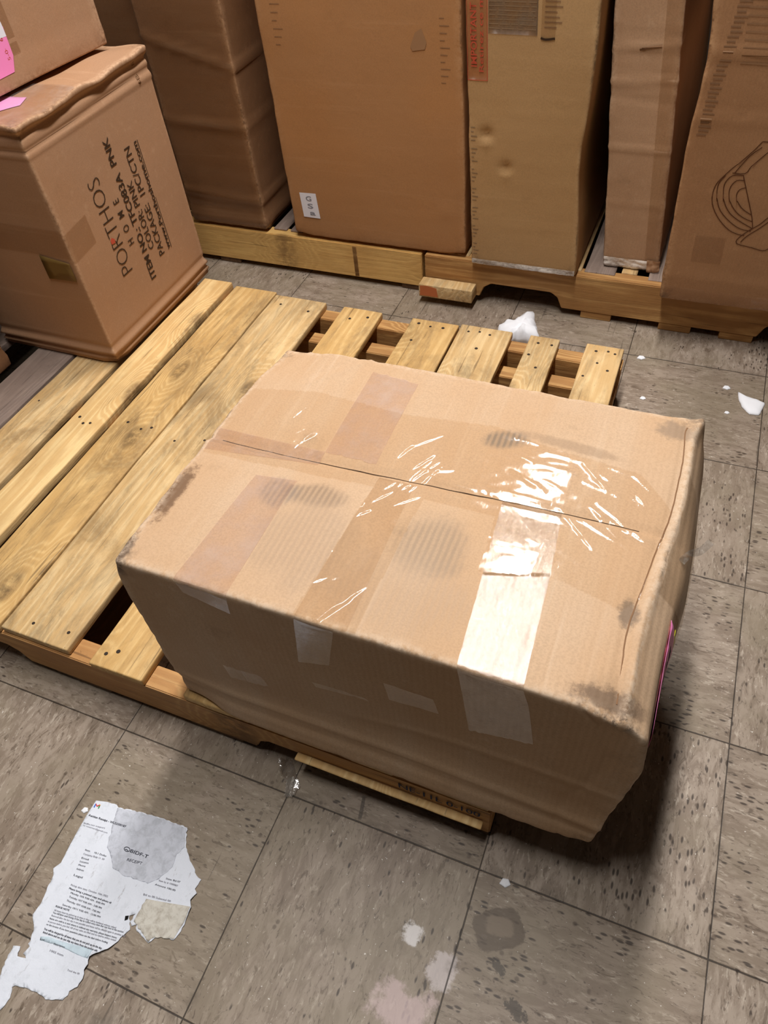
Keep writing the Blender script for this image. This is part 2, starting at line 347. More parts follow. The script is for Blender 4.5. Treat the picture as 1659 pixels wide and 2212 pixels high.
class Box:
    """rounded, deformable block; local origin at the centre of its base"""
    def __init__(s, w, d, h, r=.004, step=.02, deform=None, seed=0, wear=0.0):
        s.w, s.d, s.h, s.r, s.step, s.deform, s.seed, s.wear = w, d, h, r, step, deform, seed, wear
    def place(s, p):
        hw, hd, r = s.w/2, s.d/2, s.r
        q = Vector((max(-hw+r, min(hw-r, p.x)), max(-hd+r, min(hd-r, p.y)), max(r, min(s.h-r, p.z))))
        n = p-q
        if n.length < 1e-9: n = Vector((0, 0, 1))
        n.normalize(); pos = q+n*r
        if s.deform: pos = pos+s.deform(pos, n)
        return pos, n
    def surf(s, face, u, v, off=0.0):
        hw, hd = s.w/2, s.d/2
        p = {'front': (u, -hd, v), 'back': (u, hd, v), 'right': (hw, u, v), 'left': (-hw, u, v), 'top': (u, v, s.h), 'bottom': (u, v, 0)}[face]
        pos, n = s.place(Vector(p)); return pos+n*off
    def _lines(s, L, lo):
        r = s.r; n = max(1, round((L-2*r)/s.step))
        a = [0, r*.45, r]+[r+(L-2*r)*i/n for i in range(1, n)]+[L-r, L-r*.45, L]
        return [lo+x for x in a]
    def build(s, name, mat, parent=None, loc=(0, 0, 0), rot=(0, 0, 0), label=None):
        X, Y, Z = s._lines(s.w, -s.w/2), s._lines(s.d, -s.d/2), s._lines(s.h, 0)
        vs, key, fs = [], {}, []
        def vid(p):
            k = (round(p[0], 6), round(p[1], 6), round(p[2], 6))
            if k not in key: key[k] = len(vs); vs.append(Vector(p))
            return key[k]
        def face(A, B, f, flip):
            for i in range(len(A)-1):
                for j in range(len(B)-1):
                    q = [vid(f(A[i], B[j])), vid(f(A[i+1], B[j])), vid(f(A[i+1], B[j+1])), vid(f(A[i], B[j+1]))]
                    fs.append(q[::-1] if flip else q)
        hw, hd = s.w/2, s.d/2
        face(X, Y, lambda a, b: (a, b, s.h), False); face(X, Y, lambda a, b: (a, b, 0), True)
        face(X, Z, lambda a, b: (a, -hd, b), False); face(X, Z, lambda a, b: (a, hd, b), True)
        face(Y, Z, lambda a, b: (hw, a, b), False); face(Y, Z, lambda a, b: (-hw, a, b), True)
        out = [s.place(p)[0] for p in vs]
        me = bpy.data.meshes.new(name); me.from_pydata([tuple(p) for p in out], [], fs); me.update()
        at = me.attributes.new('wear', 'FLOAT', 'POINT'); tt = me.attributes.new('tear', 'FLOAT', 'POINT')
        wv, tv = [], []
        for p in vs:
            d = sorted((hw-abs(p.x), hd-abs(p.y), min(p.z, s.h-p.z)))
            e = d[1]; nz = noise.noise(p*9+Vector((s.seed, 0, 0)))
            wv.append(max(0, 1-e/(.010*(1+nz)))*1.0 if s.wear else 0)
            c = d[2]
            tv.append((max(0, 1-e/.006)*sm(.0, .5, nz)+max(0, 1-c/.03))*s.wear)
        at.data.foreach_set('value', wv); tt.data.foreach_set('value', tv)
        o = link(name, me, mat, parent, True, label); o.location = loc; o.rotation_euler = rot
        return o

def grid_mesh(name, fn, us, vs, mat, parent, smooth=True, label=None, skip=None, flip=False):
    pts = [fn(u, v) for u in us for v in vs]; n = len(vs); fs = []
    for i in range(len(us)-1):
        for j in range(n-1):
            if skip and skip((us[i]+us[i+1])/2, (vs[j]+vs[j+1])/2): continue
            q = [i*n+j, (i+1)*n+j, (i+1)*n+j+1, i*n+j+1]
            fs.append(q[::-1] if flip else q)
    me = bpy.data.meshes.new(name); me.from_pydata([tuple(p) for p in pts], [], fs); me.update()
    if skip:
        bm = bmesh.new(); bm.from_mesh(me); bmesh.ops.delete(bm, geom=[v for v in bm.verts if not v.link_faces], context='VERTS'); bm.to_mesh(me); bm.free()
    return link(name, me, mat, parent, smooth, label)

def lin(a, b, n): return [a+(b-a)*i/n for i in range(n+1)]

def poly_mesh(name, pts, mat, parent, z0=0.0, th=.0004, warp=None, cell=None, label=None):
    """flat outline with thickness; pts in the local xy plane"""
    bm = bmesh.new(); vs = [bm.verts.new((x, y, 0)) for x, y in pts]; f = bm.faces.new(vs)
    if f.normal.z < 0: f.normal_flip()
    f.normal_update()
    if f.normal.z < 0: bmesh.ops.reverse_faces(bm, faces=[f])
    if cell:
        xs = [p[0] for p in pts]; ys = [p[1] for p in pts]
        bmesh.ops.triangulate(bm, faces=bm.faces[:])
        x = min(xs)+cell
        while x < max(xs):
            bmesh.ops.bisect_plane(bm, geom=bm.verts[:]+bm.edges[:]+bm.faces[:], plane_co=(x, 0, 0), plane_no=(1, 0, 0)); x += cell
        y = min(ys)+cell
        while y < max(ys):
            bmesh.ops.bisect_plane(bm, geom=bm.verts[:]+bm.edges[:]+bm.faces[:], plane_co=(0, y, 0), plane_no=(0, 1, 0)); y += cell
    ext = bmesh.ops.extrude_face_region(bm, geom=bm.faces[:])
    top = set(v for v in ext['geom'] if isinstance(v, bmesh.types.BMVert))
    for v in bm.verts: v.co.z = z0+(th if v in top else 0)
    if warp:
        for v in bm.verts: v.co = Vector(warp(v.co.x, v.co.y, v.co.z))
    bmesh.ops.recalc_face_normals(bm, faces=bm.faces[:])
    me = bpy.data.meshes.new(name); bm.to_mesh(me); bm.free()
    return link(name, me, mat, parent, bool(cell), label)

def text_mesh(name, body, W, H, mat, parent, fn, weight=0.0, label=None, spacing=1.0):
    """text fitted to W x H and laid on a surface: fn(x, y, lift) -> point"""
    cu = bpy.data.curves.new(name, 'FONT'); cu.body = body; cu.size = 1.0; cu.resolution_u = 3
    cu.offset = weight; cu.space_character = spacing
    ob = bpy.data.objects.new(name+'_src', cu); COL.objects.link(ob)
    dg = bpy.context.evaluated_depsgraph_get(); dg.update()
    me = bpy.data.meshes.new_from_object(ob.evaluated_get(dg)); me.name = name
    bpy.data.objects.remove(ob); bpy.data.curves.remove(cu)
    xs = [v.co.x for v in me.vertices]; ys = [v.co.y for v in me.vertices]
    x0, x1 = min(xs), max(xs); cap = .72
    for v in me.vertices:
        v.co = fn((v.co.x-x0)/(x1-x0)*W, v.co.y/cap*H, .0)
    me.materials.clear()
    return link(name, me, mat, parent, False, label)

def stroke(bm_pts, width, fn):
    """thin ribbon along points, returned as verts/faces"""
    vs, fs = [], []
    n = len(bm_pts)
    for i, p in enumerate(bm_pts):
        a = bm_pts[max(0, i-1)]; b = bm_pts[min(n-1, i+1)]
        dx, dy = b[0]-a[0], b[1]-a[1]; L = math.hypot(dx, dy) or 1
        nx, ny = -dy/L*width/2, dx/L*width/2
        vs += [fn(p[0]+nx, p[1]+ny, 0), fn(p[0]-nx, p[1]-ny, 0)]
    for i in range(n-1): fs.append((2*i, 2*i+1, 2*i+3, 2*i+2))
    return vs, fs
def strokes(name, lines, width, mat, parent, fn, label=None, sub=4):
    V, Fc = [], []
    for ln in lines:
        pts = ln
        if sub > 1 and len(ln) > 2:
            pts = []
            for i in range(len(ln)-1):
                p0 = ln[max(0, i-1)]; p1 = ln[i]; p2 = ln[i+1]; p3 = ln[min(len(ln)-1, i+2)]
                for k in range(sub):
                    t = k/sub
                    pts.append(tuple(.5*((2*p1[q])+(-p0[q]+p2[q])*t+(2*p0[q]-5*p1[q]+4*p2[q]-p3[q])*t*t+(-p0[q]+3*p1[q]-3*p2[q]+p3[q])*t**3) for q in (0, 1)))
            pts.append(ln[-1])
        v, f = stroke(pts, width, fn); b = len(V); V += v; Fc += [tuple(i+b for i in q) for q in f]
    me = bpy.data.meshes.new(name); me.from_pydata([tuple(p) for p in V], [], Fc); me.update()
    return link(name, me, mat, parent, False, label)

# ------------------------------------------------------------------ setting
def struct(name, w, d, h, mat, loc):
    bm = bmesh.new(); bmesh.ops.create_cube(bm, size=1)
    for v in bm.verts: v.co = Vector((v.co.x*w, v.co.y*d, v.co.z*h))
    me = bpy.data.meshes.new(name); bm.to_mesh(me); bm.free()
    o = link(name, me, mat); o.location = loc; o['kind'] = 'structure'; return o
struct('floor', 9, 9, .05, M['floor'], (0, 0, -.025))
struct('wall_back', 9, .1, 3, M['wall'], (0, 2.9, 1.5))

# ------------------------------------------------------------------ pallets
def board(name, x0, x1, y0, y1, z0, z1, mat, parent, seed=0, r=.0022, rag=.0012, step=.05, split=None):
    w, d, h = x1-x0, y1-y0, z1-z0
    longy = d > w
    def df(p, n):
        L = p.y if longy else p.x
        nx = noise.noise(Vector((L*6, seed*3.7, 0)))*rag; nz = noise.noise(Vector((L*4, seed*1.3, 9)))*rag
        fr = noise.noise(Vector((p.x*60, p.y*60, seed)))*rag*.8
        if split: nx += split(p)
        return Vector(((nx+fr) if longy else fr, fr if longy else nx+fr, nz))
    B = Box(w, d, h, r, step, df, seed)
    o = B.build(name, mat, parent, ((x0+x1)/2, (y0+y1)/2, z0))
    return o, B

nail_me = None
def nail(parent, x, y, z, r=.0028, long=1.0):
    """counter-sunk nail head lying just proud of the board"""
    global nail_me
    if nail_me is None:
        bm = bmesh.new(); bmesh.ops.create_cone(bm, cap_ends=True, segments=10, radius1=1, radius2=.8, depth=.4)
        nail_me = bpy.data.meshes.new('nail'); bm.to_mesh(nail_me); bm.free(); nail_me.materials.append(M['nail'])
    o = bpy.data.objects.new('nail', nail_me); COL.objects.link(o); o.parent = parent
    o.location = (x-parent.location.x, y-parent.location.y, z-parent.location.z); o.scale = (r, r*long, .002)
    return o

def stringer(name, x0, x1, yc, z0, z1, mat, parent, seed, th=.038, notches=()):
    """long rail on edge, with fork notches cut in its underside"""
    h = z1-z0; prof = [(x0, z1), (x1, z1), (x1, z0)]
    for a, b in sorted(notches, reverse=True):
        n = .04; prof += [(b, z0), (b-.012, z0+n*.7), (b-.03, z0+n), (a+.03, z0+n), (a+.012, z0+n*.7), (a, z0)]
    prof.append((x0, z0))
    bm = bmesh.new()
    f = bm.faces.new([bm.verts.new((x, yc-th/2, z)) for x, z in prof])
    ext = bmesh.ops.extrude_face_region(bm, geom=[f])
    for v in ext['geom']:
        if isinstance(v, bmesh.types.BMVert): v.co.y = yc+th/2
    bmesh.ops.recalc_face_normals(bm, faces=bm.faces[:])
    bmesh.ops.bevel(bm, geom=bm.edges[:], offset=.0018, segments=2, affect='EDGES')
    for v in bm.verts: v.co.y += noise.noise(Vector((v.co.x*5, seed, 0)))*.001
    me = bpy.data.meshes.new(name); bm.to_mesh(me); bm.free()
    return link(name, me, mat, parent)

# --- front pallet (48 x 40 inch), boards running away from the camera
P = thing('wooden_pallet', 'yellow-brown slatted wooden pallet under the large taped carton in front', 'pallet', (0, .55, 0))
def PB(*a, **k):
    o, B = board(*a, **k); o.location.y -= .55; return o
Y0, Y1, ZT, ZB = .047, 1.068, .12, .103
decks = [  # x0, x1, front, back, material, seed
    (-.592, -.479, Y0, 1.07, 'wood_a', 1), (-.459, -.377, Y0-.002, 1.082, 'wood_b', 2), (-.362, -.2455, Y0, 1.076, 'wood_y', 3),
    (-.2415, -.1015, Y0+.004, 1.066, 'wood_a', 4), (-.053, .048, Y0-.002, 1.064, 'wood_y', 5), (.123, .2365, Y0, 1.063, 'wood_y', 6),
    (.242, .362, Y0, 1.070, 'wood_a', 7), (.402, .4685, Y0, 1.071, 'wood_a', 8), (.526, .606, Y0, 1.074, 'wood_a', 9)]
nailrows = {0: [(-.54, .52), (-.525, .53), (-.50, .515), (-.57, .55)], 1: [(-.44, .53), (-.42, .515), (-.405, .52)],
    2: [(-.33, .55), (-.29, .54), (-.27, .55)], 3: [(-.20, .53), (-.14, .55), (-.21, 1.03), (-.13, 1.02), (-.19, .075), (-.12, .08)],
    4: [(-.035, .068), (-.018, .078), (.02, 1.035), (-.02, 1.02)],
    5: [(.145, 1.045), (.175, 1.04), (.205, 1.042), (.15, .98)], 6: [(.265, 1.045), (.29, 1.05), (.315, 1.045), (.30, .99)],
    7: [(.455, 1.045), (.415, 1.0), (.44, .96), (.425, 1.045)], 8: [(.55, 1.05), (.575, 1.055), (.59, 1.05), (.56, 1.01), (.585, .99), (.54, .96)]}
for i, (x0, x1, y0, y1, m, sd) in enumerate(decks):
    zt = ZT+(.004 if i == 1 else 0)
    b = PB('deck_board', x0, x1, y0, y1, ZB, zt, M[m], P, seed=sd, rag=.0016, r=.003)
    b['label'] = ['weathered board with dark knots beside the grey board', 'pale fresh board standing slightly proud', 'yellow weathered board', 'broad board with dark knots and stains',
                  'board with splits at its front end', 'yellow board seen behind the carton', 'board with grey smear behind the carton', 'narrow board with nail heads', 'outermost board at the open end'][i]
    for nx, ny in nailrows.get(i, []):
        q = nail(b, nx, ny, 0, .0030+.0010*random.random(), 1.0); q.location = (nx-(x0+x1)/2, ny-(y0+y1)/2, zt-ZB+.0002)
for yc, seed, m in ((Y0+.019, 1, 'wood_x'), (.555, 2, 'wood_x3'), (1.042, 3, 'wood_x3')):
    stringer('stringer', -.594, .61, yc-.55, .016, ZB, M[m], P, seed, notches=((-.46, -.23), (.23, .46)))
stringer('stringer', -.594, .61, .975-.55, .016, ZB-.02, M['wood_x3'], P, 5, notches=((-.46, -.23), (.23, .46)))
for x0, x1 in ((-.594, -.50), (-.18, -.06), (.10, .20), (.47, .608)):
    PB('bottom_board', x0, x1, Y0+.002, 1.06, 0, .016, M['wood_dark'], P, seed=20+x0)
# splintered strip hanging off the front rail and the faded stencil on its end block
sp = PB('splinter', .31, .60, .034, .0462, .058, .061, M['wood_b'], P, seed=33, rag=.001, step=.02); sp['label'] = 'pale split sliver along the front rail'
sfn = lambda x, y, l: Vector((.475+x, Y0-.0008-.55, .030+y))
text_mesh('stencil_mark', 'NE-11L 0-100', .12, .017, M['ink_blue'], P, lambda x, y, l: Vector((.475+x, Y0-.0016-.55, .074+y)), .01)
text_mesh('stencil_mark', '11 | I L  - ...  I', .12, .016, M['ink_blue'], P, lambda x, y, l: Vector((.468+x, Y0-.0016-.55, .034+y)), .005)

# --- weathered grey pallet just left of it
G = thing('wooden_pallet', 'weathered grey pallet at the left edge, partly under the stencilled carton', 'pallet', (-1.21, .55, 0))
for k, (x0, x1) in enumerate(((-.704, -.600), (-.90, -.80), (-1.03, -.93), (-1.16, -1.06), (-1.30, -1.20))):
    o, B = board('deck_board', x0, x1, Y0, 1.06, ZB, ZT, M['wood_grey'], G, seed=40+k); o.location.x += 1.21; o.location.y -= .55
for yc in (.07, .55, 1.04):
    st = stringer('stringer', -.605+0.0, .610, yc-.55, .016, ZB, M['wood_dark'], G, 50)
for x0 in (-.1, .4):
    o, B = board('bottom_board', x0, x0+.09, -.5, .5, 0, .016, M['wood_dark'], G, seed=55)

# --- two pallets along the back
Q = thing('wooden_pallet', 'light pine pallet with a smooth yellow front rail, behind left under the tall cartons', 'pallet', (-.56, 1.85, 0))
YF = 1.345
def QB(T, cx, *a, **k):
    o, B = board(*a, **k); o.location.x -= cx; o.location.y -= 1.85; return o
st = stringer('stringer', -.61, .603, YF+.019-1.85, .016, .112, M['wood_x2'], Q, 60); st['label'] = 'smooth yellow front rail'
for yc in (1.85, 2.34): stringer('stringer', -.61, .603, yc-1.85, .016, .112, M['wood_x3'], Q, 61)
for k, (x0, x1) in enumerate(((-1.17, -1.03), (-1.0, -.86), (-.84, -.70), (-.66, -.53), (-.50, -.42), (-.405, -.365), (-.352, -.315), (-.30, -.18), (-.15, -.05), (-.03, .04))):
    QB(Q, -.56, 'deck_board', x0, x1, YF+.022, 2.36, .112, .118, M['wood_grey'] if k in (4, 5, 6) else M['wood_a'], Q, seed=62+k)
for x0 in (-1.1, -.6, -.02): QB(Q, -.56, 'bottom_board', x0, x0+.07, YF+.004, 2.34, 0, .016, M['wood_dark'], Q, seed=75)
o = board('rail_stain', 0, .014, -.001, 0, .02, .11, M['wood_x3'], Q, seed=3)[0]; o.location = (.41, YF-1.8502, .018); o['label'] = 'brown streak on the yellow rail'
tag(Q, None, None)

R_ = thing('wooden_pallet', 'notched brown pine pallet with banded grain, behind right under the dented cartons', 'pallet', (.665, 1.85, 0))
s2 = stringer('stringer', -.61, .61, 1.335+.019-1.85, .020, .116, M['wood_x3'], R_, 70, notches=((-.46, -.245), (.215, .46))); s2['label'] = 'front rail with two fork notches'
for yc in (1.85, 2.34): stringer('stringer', -.61, .61, yc-1.85, .020, .116, M['wood_x3'], R_, 71)
for k, (x0, x1) in enumerate(((.06, .17), (.19, .30), (.33, .455), (.462, .535), (.548, .585), (.612, .66), (.68, .80), (.83, .95), (.98, 1.08), (1.12, 1.26))):
    QB(R_, .665, 'deck_board', x0, x1, 1.35+(.006 if k != 4 else .02), 2.36, .108, .119, M['wood_grey'] if k in (3, 5) else M['wood_a'], R_, seed=80+k)
for x0 in (.06, .47, .66, .80, 1.15): QB(R_, .665, 'bottom_board', x0, x0+.075, 1.337, 2.34, 0, .020, M['wood_x3'], R_, seed=90)
blk = QB(R_, .665, 'bottom_board', .052, .197, 1.292, 1.33, .022, .058, M['wood_a'], R_, seed=95, step=.02); blk['label'] = 'broken board end with orange paint'
pnt = poly_mesh('orange_paint', [(0, 0), (.05, .001), (.046, .026), (.02, .03), (.001, .028)], plain('orange_paint', (196, 112, 66), .7), R_, th=.0004,
    warp=lambda x, y, z: (.055+x-.665, 1.292-1.85-.0008-z, .026+y))
blk2 = QB(R_, .665, 'bottom_board', .20, .30, 1.39, 1.42, .03, .055, M['wood_x3'], R_, seed=96)

# ------------------------------------------------------------------ big taped carton
BX, BY, BZ = .439, .2755, .1215
def big_def(p, n):
    x, y, z = p.x, p.y, p.z; H = .334
    d = Vector((0, 0, 0))
    top = sm(.30, H, z); mid = math.sin(PI*max(0, min(1, z/H))); mid2 = math.sin(PI*max(0, min(1, z/H))**1.6)
    # right end bulges out, left end leans in a little
    if x > 0:
        f = sm(.15, .30, x); d.x += f*mid2*(.030*(1-.2*abs(y/.22))*(1-.38*sm(0, -.18, y))+.004*noise.noise(Vector((y*8, z*8, 1))))
        d.x -= f*top*.004+f*(.004+.011*top)*sm(.10, -.14, y)
    else:
        f = sm(.15, .30, -x); d.x -= f*(1-top)*.006; d.x += f*sm(0, .22, y)*.012
    # front panel bellies, faint creases
    if y < -.2:
        f = sm(-.2, -.2175, y)
        d.y += f*(.004*mid*math.sin(x*9+1))+f*.0015*noise.noise(Vector((x*7, z*9, 4)))
        d.y -= f*.0028*gauss(z-(.062-.02*x), .005); d.y += f*.0020*gauss(z-(.040-.01*x), .006); d.y -= f*.0018*gauss(z-(.120+.03*math.sin(x*6)), .006)*sm(-.1, .1, x)
        d.y -= f*.0010*gauss(z-.012, .003)
        if x > .2: d.y += f*.0014*gauss(x-.262+.01*math.sin(z*20), .004)
    if y > .2: d.y += sm(.2, .218, y)*mid*.006
    # top: panel sag, centre seam, lip along the right edge, folded back-left corner
    if top > 0:
        ys = .012+.006*math.sin(x*7)
        d.z += top*(-.0045*gauss(y-ys, .05)+.0012*noise.noise(Vector((x*5, y*6, 2))))
        g = y-ys
        d.z += top*(-.0030*gauss(g, .0050)+.0016*gauss(g+.010, .006))
        d.z += top*.0012*gauss(g-.018, .006)*sm(.05, -.25, x)
        lx = x-(.293+.003*math.sin(y*15)+.003*noise.noise(Vector((y*12, 0, 5))))
        d.z += top*(-.0050*gauss(lx, .0050)+.0036*gauss(lx-.011, .005))*(.6+.5*noise.noise(Vector((y*9, 3, 1))))
        d.z -= top*.003*sm(.294, .306, x)*(.5+.5*noise.noise(Vector((y*10, 1, 1))))
        c = math.hypot(x+.30, y-.22); d.z -= top*.009*sm(.10, .0, c)
        for a, b, hh in (((-.236, .145), (-.166, .222), .0022), ((-.224, .140), (-.15, .215), -.0022), ((-.29, .15), (-.262, .218), -.0022), ((-.27, .16), (-.24, .22), .0014)):
            q, t = segd(x, y, a, b); d.z -= top*hh*gauss(q, .0028)
        c = math.hypot(x-.30, y+.218); d.z -= top*.010*sm(.055, 0, c); d.z += top*.0025*noise.noise(Vector((x*60, y*60, 1)))*sm(.07, .0, c)
        c = math.hypot(x-.30, y-.218); d += Vector((.008, .004, .002))*top*sm(.03, 0, c)
        for a, b in (((.075, .165), (.16, .19)), ((.16, .19), (.24, .142)), ((.19, .16), (.27, .16)), ((-.02, .13), (.09, .118))):
            q, t = segd(x, y, a, b); d.z += top*.0011*gauss(q, .002)
    # battered edges
    e = sorted((.306-abs(x), .218-abs(y), min(z, H-z)))[1]
    k = sm(.02, 0, e); d += n*(.0014*noise.noise(p*28)+.0009*noise.noise(p*75))*k
    if x < -.28 and y < .0: d.x += .004*max(0, noise.noise(Vector((y*22, 7, z*20))))*sm(-.28, -.3, x)*sm(.28, .334, z)
    if y < -.15: d.y -= .016*sm(-.15, -.2, y)*sm(.10, .0, z)*sm(-.3, -.2, x)
    c = (p-Vector((.30, -.218, .0))).length; d += Vector((-.3, .3, .5))*.012*sm(.05, 0, c)
    return d
BB = Box(.612, .436, .334, .0055, .0055, big_def, 3, wear=1.0)
big = thing('cardboard_box', 'large battered kraft carton with wrinkled clear film, lying across the front pallet', 'cardboard box', (BX, BY, BZ))
body = BB.build('carton_body', M['box_big'], big)
tl = lambda x, y: (x-BX, y-BY)

# seam shadow gap where the two flaps meet
strokes('flap_seam', [[(x, .012+.006*math.sin(x*7)+.0008*noise.noise(Vector((x*40, 0, 0)))) for x in lin(-.285, .268, 80)]], .0012, M['ink'], big,
        lambda u, v, l: BB.surf('top', u, v, .0010), sub=1)
strokes('end_crease', [[(.293+.003*math.sin(y*15)+.003*noise.noise(Vector((y*12, 0, 5))), y) for y in lin(-.20, .20, 70)]], .0016, M['ink_soft'], big,
        lambda u, v, l: BB.surf('top', u+.0006*noise.noise(Vector((v*90, 1, 1))), v, .0010), sub=1)

def tape(name, face, path, mat, width_pts=14, off=.0007, rag=.0, wr=.0004, wseed=0, label=None, sub=.006):
    """strip laid on the carton: path = list of (face, (u0,v0),(u1,v1)) rows joined; each row goes from left edge to right edge"""
    rows = path; us = lin(0, 1, width_pts); pts = []; prev = None
    out = []
    for k in range(len(rows)-1):
        fa, a0, a1 = rows[k]; fb, b0, b1 = rows[k+1]
        if fa != fb: out.append((fb, b0, b1)); continue
        L = math.hypot(a0[0]-b0[0], a0[1]-b0[1]); n = max(1, int(L/sub))
        for i in range(n+1 if (k == len(rows)-2 or rows[k+2][0] != fb or True) else n):
            t = i/n; out.append((fa, (a0[0]+(b0[0]-a0[0])*t, a0[1]+(b0[1]-a0[1])*t), (a1[0]+(b1[0]-a1[0])*t, a1[1]+(b1[1]-a1[1])*t)))
    V = []
    for r_i, (f, a, b) in enumerate(out):
        for u in us:
            x = a[0]+(b[0]-a[0])*u; y = a[1]+(b[1]-a[1])*u
            jag = rag*noise.noise(Vector((u*14, wseed, r_i*.0))) if (r_i == 0 or r_i == len(out)-1) else 0
            if f == 'front': y2, x2 = y+jag*(-1 if r_i else 1), x
            else: y2, x2 = y+jag, x
            o = off+wr*(noise.noise(Vector((x*90, y*30, wseed)))+.6*noise.noise(Vector((x*240, y*60, wseed))))
            V.append(BB.surf(f, x2, y2, max(.0003, o)))
    n = len(us); Fc = []
    for i in range(len(out)-1):
        for j in range(n-1): Fc.append((i*n+j, i*n+j+1, (i+1)*n+j+1, (i+1)*n+j))
    me = bpy.data.meshes.new(name); me.from_pydata([tuple(p) for p in V], [], Fc); me.update()
    return link(name, me, mat, big, True, label)

D2 = .218
tape('packing_tape', 'top', [('top', tl(.541, .290), tl(.612, .296)), ('top', tl(.550, .176), tl(.622, .198)), ('top', (.558-BX, -D2+.001), (.630-BX, -D2+.001)),
    ('front', (.559-BX, .333), (.630-BX, .333)), ('front', (.572-BX, .190), (.642-BX, .212))], M['tape_shiny'], 30, .0008, .004, .0006, 1, 'shiny strip of clear tape folded over the front edge', .003)
tape('packing_tape', 'top', [('top', tl(.232, .235), tl(.288, .242)), ('top', (.219-BX, -D2+.001), (.289-BX, -D2+.001)),
    ('front', (.219-BX, .333), (.289-BX, .333)), ('front', (.228-BX, .312), (.286-BX, .296))], M['tape_dull'], 14, .0006, .006, .0003, 2, 'dull pinkish tape strip')
tape('packing_tape', 'top', [('top', tl(.385, .28), tl(.432, .28)), ('top', (.374-BX, -D2+.001), (.436-BX, -D2+.001)),
    ('front', (.374-BX, .333), (.422-BX, .333)), ('front', (.360-BX, .226), (.402-BX, .240))], M['tape_clear'], 14, .0006, .003, .0004, 3, 'faint clear tape strip')
tape('packing_tape', 'top', [('top', tl(.300, .497-.03), tl(.372, .49-.03)), ('top', tl(.300, .30), tl(.372, .30))], M['tape_dull'], 10, .0006, .004, .0003, 5, 'dull tape strip on the rear flap')
tape('packing_tape', 'top', [('top', tl(.140, .258), tl(.140, .300)), ('top', tl(.300, .276), tl(.300, .300))], M['tape_dull'], 10, .0010, .004, .0008, 6, 'whitish film fold over the seam')
for k, (a, b, c, dd) in enumerate(((.236, .262, .115, .150), (.262, .292, .120, .150), (.37, .44, .170, .182), (.47, .53, .20, .24))):
    tape('tape_patch', 'front', [('front', (a-BX, dd-.12+.12), (b-BX, dd)), ('front', (a-BX+.004, c-.0), (b-BX+.006, c+.006))], M['tape_clear'], 8, .0006, .003, .0005, 8+k)

# clinging film over the middle of the lid, with real folds
ridges = []
def rg(ax, ay, bx, by, h=.0012, wd=.0016): ridges.append(((ax-BX, ay-BY), (bx-BX, by-BY), h, wd))
rr = random.Random(4)
for k in range(26):      # diagonal folds marching down the middle
    t = k/25; cx = .395+.03*math.sin(t*7)+rr.uniform(-.018, .018); cyy = .36-.29*t+rr.uniform(-.008, .008)
    L = rr.uniform(.012, .036); a = rr.uniform(.65, 1.2); rg(cx-L*math.cos(a), cyy-L*math.sin(a), cx+L*math.cos(a), cyy+L*math.sin(a), rr.uniform(.0006, .0017), rr.uniform(.0011, .0022))
for k in range(12):
    cx, cyy = .20+rr.uniform(-.06, .08), .335+rr.uniform(-.035, .045); L = rr.uniform(.012, .038); a = rr.uniform(.5, 1.3)
    rg(cx-L*math.cos(a), cyy-L*math.sin(a), cx+L*math.cos(a), cyy+L*math.sin(a), rr.uniform(.0006, .0015), rr.uniform(.0014, .003))
for k in range(9):
    y = .268+k*.007+rr.uniform(-.002, .002); x0 = .15+rr.uniform(0, .02); rg(x0, y+.002, x0+rr.uniform(.08, .16), y+.004+rr.uniform(-.004, .004), rr.uniform(.0006, .0012), .0020)
for k in range(22):      # right hand cluster
    cx, cyy = .62+rr.uniform(-.09, .09), .315+rr.uniform(-.045, .055); L = rr.uniform(.008, .035); a = rr.uniform(-.75, -.15)
    rg(cx-L*math.cos(a), cyy-L*math.sin(a), cx+L*math.cos(a), cyy+L*math.sin(a), rr.uniform(.0006, .0018), rr.uniform(.0010, .0024))
for a in ((.40, .395, .47, .396), (.47, .396, .56, .390), (.50, .305, .60, .300), (.60, .300, .70, .262), (.61, .295, .665, .245), (.57, .380, .64, .372), (.62, .372, .66, .335), (.44, .30, .52, .293), (.43, .305, .47, .318)):
    rg(*a, .0014, .0018)
for a in ((.52, .07, .545, .28), (.60, .07, .607, .25)): rg(*a, .0011, .0016)
def film_h(x, y):
    h = 0
    for a, b, hh, wd in ridges:
        if min(a[0], b[0])-.008 < x < max(a[0], b[0])+.008 and min(a[1], b[1])-.008 < y < max(a[1], b[1])+.008:
            q, t = segd(x, y, a, b); h += hh*gauss(q, wd)*math.sin(PI*min(1, max(.04, t)))**.5
    h += .0003*noise.noise(Vector((x*50, y*120, 0)))
    return h
outline = [(.138, .385), (.24, .405), (.37, .395), (.50, .408), (.56, .392), (.69, .376), (.735, .33), (.733, .20), (.715, .176), (.632, .196), (.545, .178), (.54, .262), (.45, .262), (.445, .060), (.372, .060), (.385, .262), (.29, .257), (.138, .252)]
outline = [(a-BX, b-BY) for a, b in outline]
def inside(x, y, poly):
    c = False; n = len(poly)
    for i in range(n):
        x1, y1 = poly[i]; x2, y2 = poly[(i+1) % n]
        if (y1 > y) != (y2 > y) and x < (x2-x1)*(y-y1)/(y2-y1)+x1: c = not c
    return c
us = lin(-.298, .300, 300); vs_ = lin(.058-BY, .41-BY, 176)
grid_mesh('clear_film', lambda u, v: BB.surf('top', u, v, .0012+film_h(u, v)), us, vs_, M['wrap'], big, True, 'wrinkled clear film over the lid seam',
    skip=lambda u, v: not inside(u+.0015*noise.noise(Vector((u*30, v*30, 5))), v+.0015*noise.noise(Vector((u*30, v*30, 9))), outline))
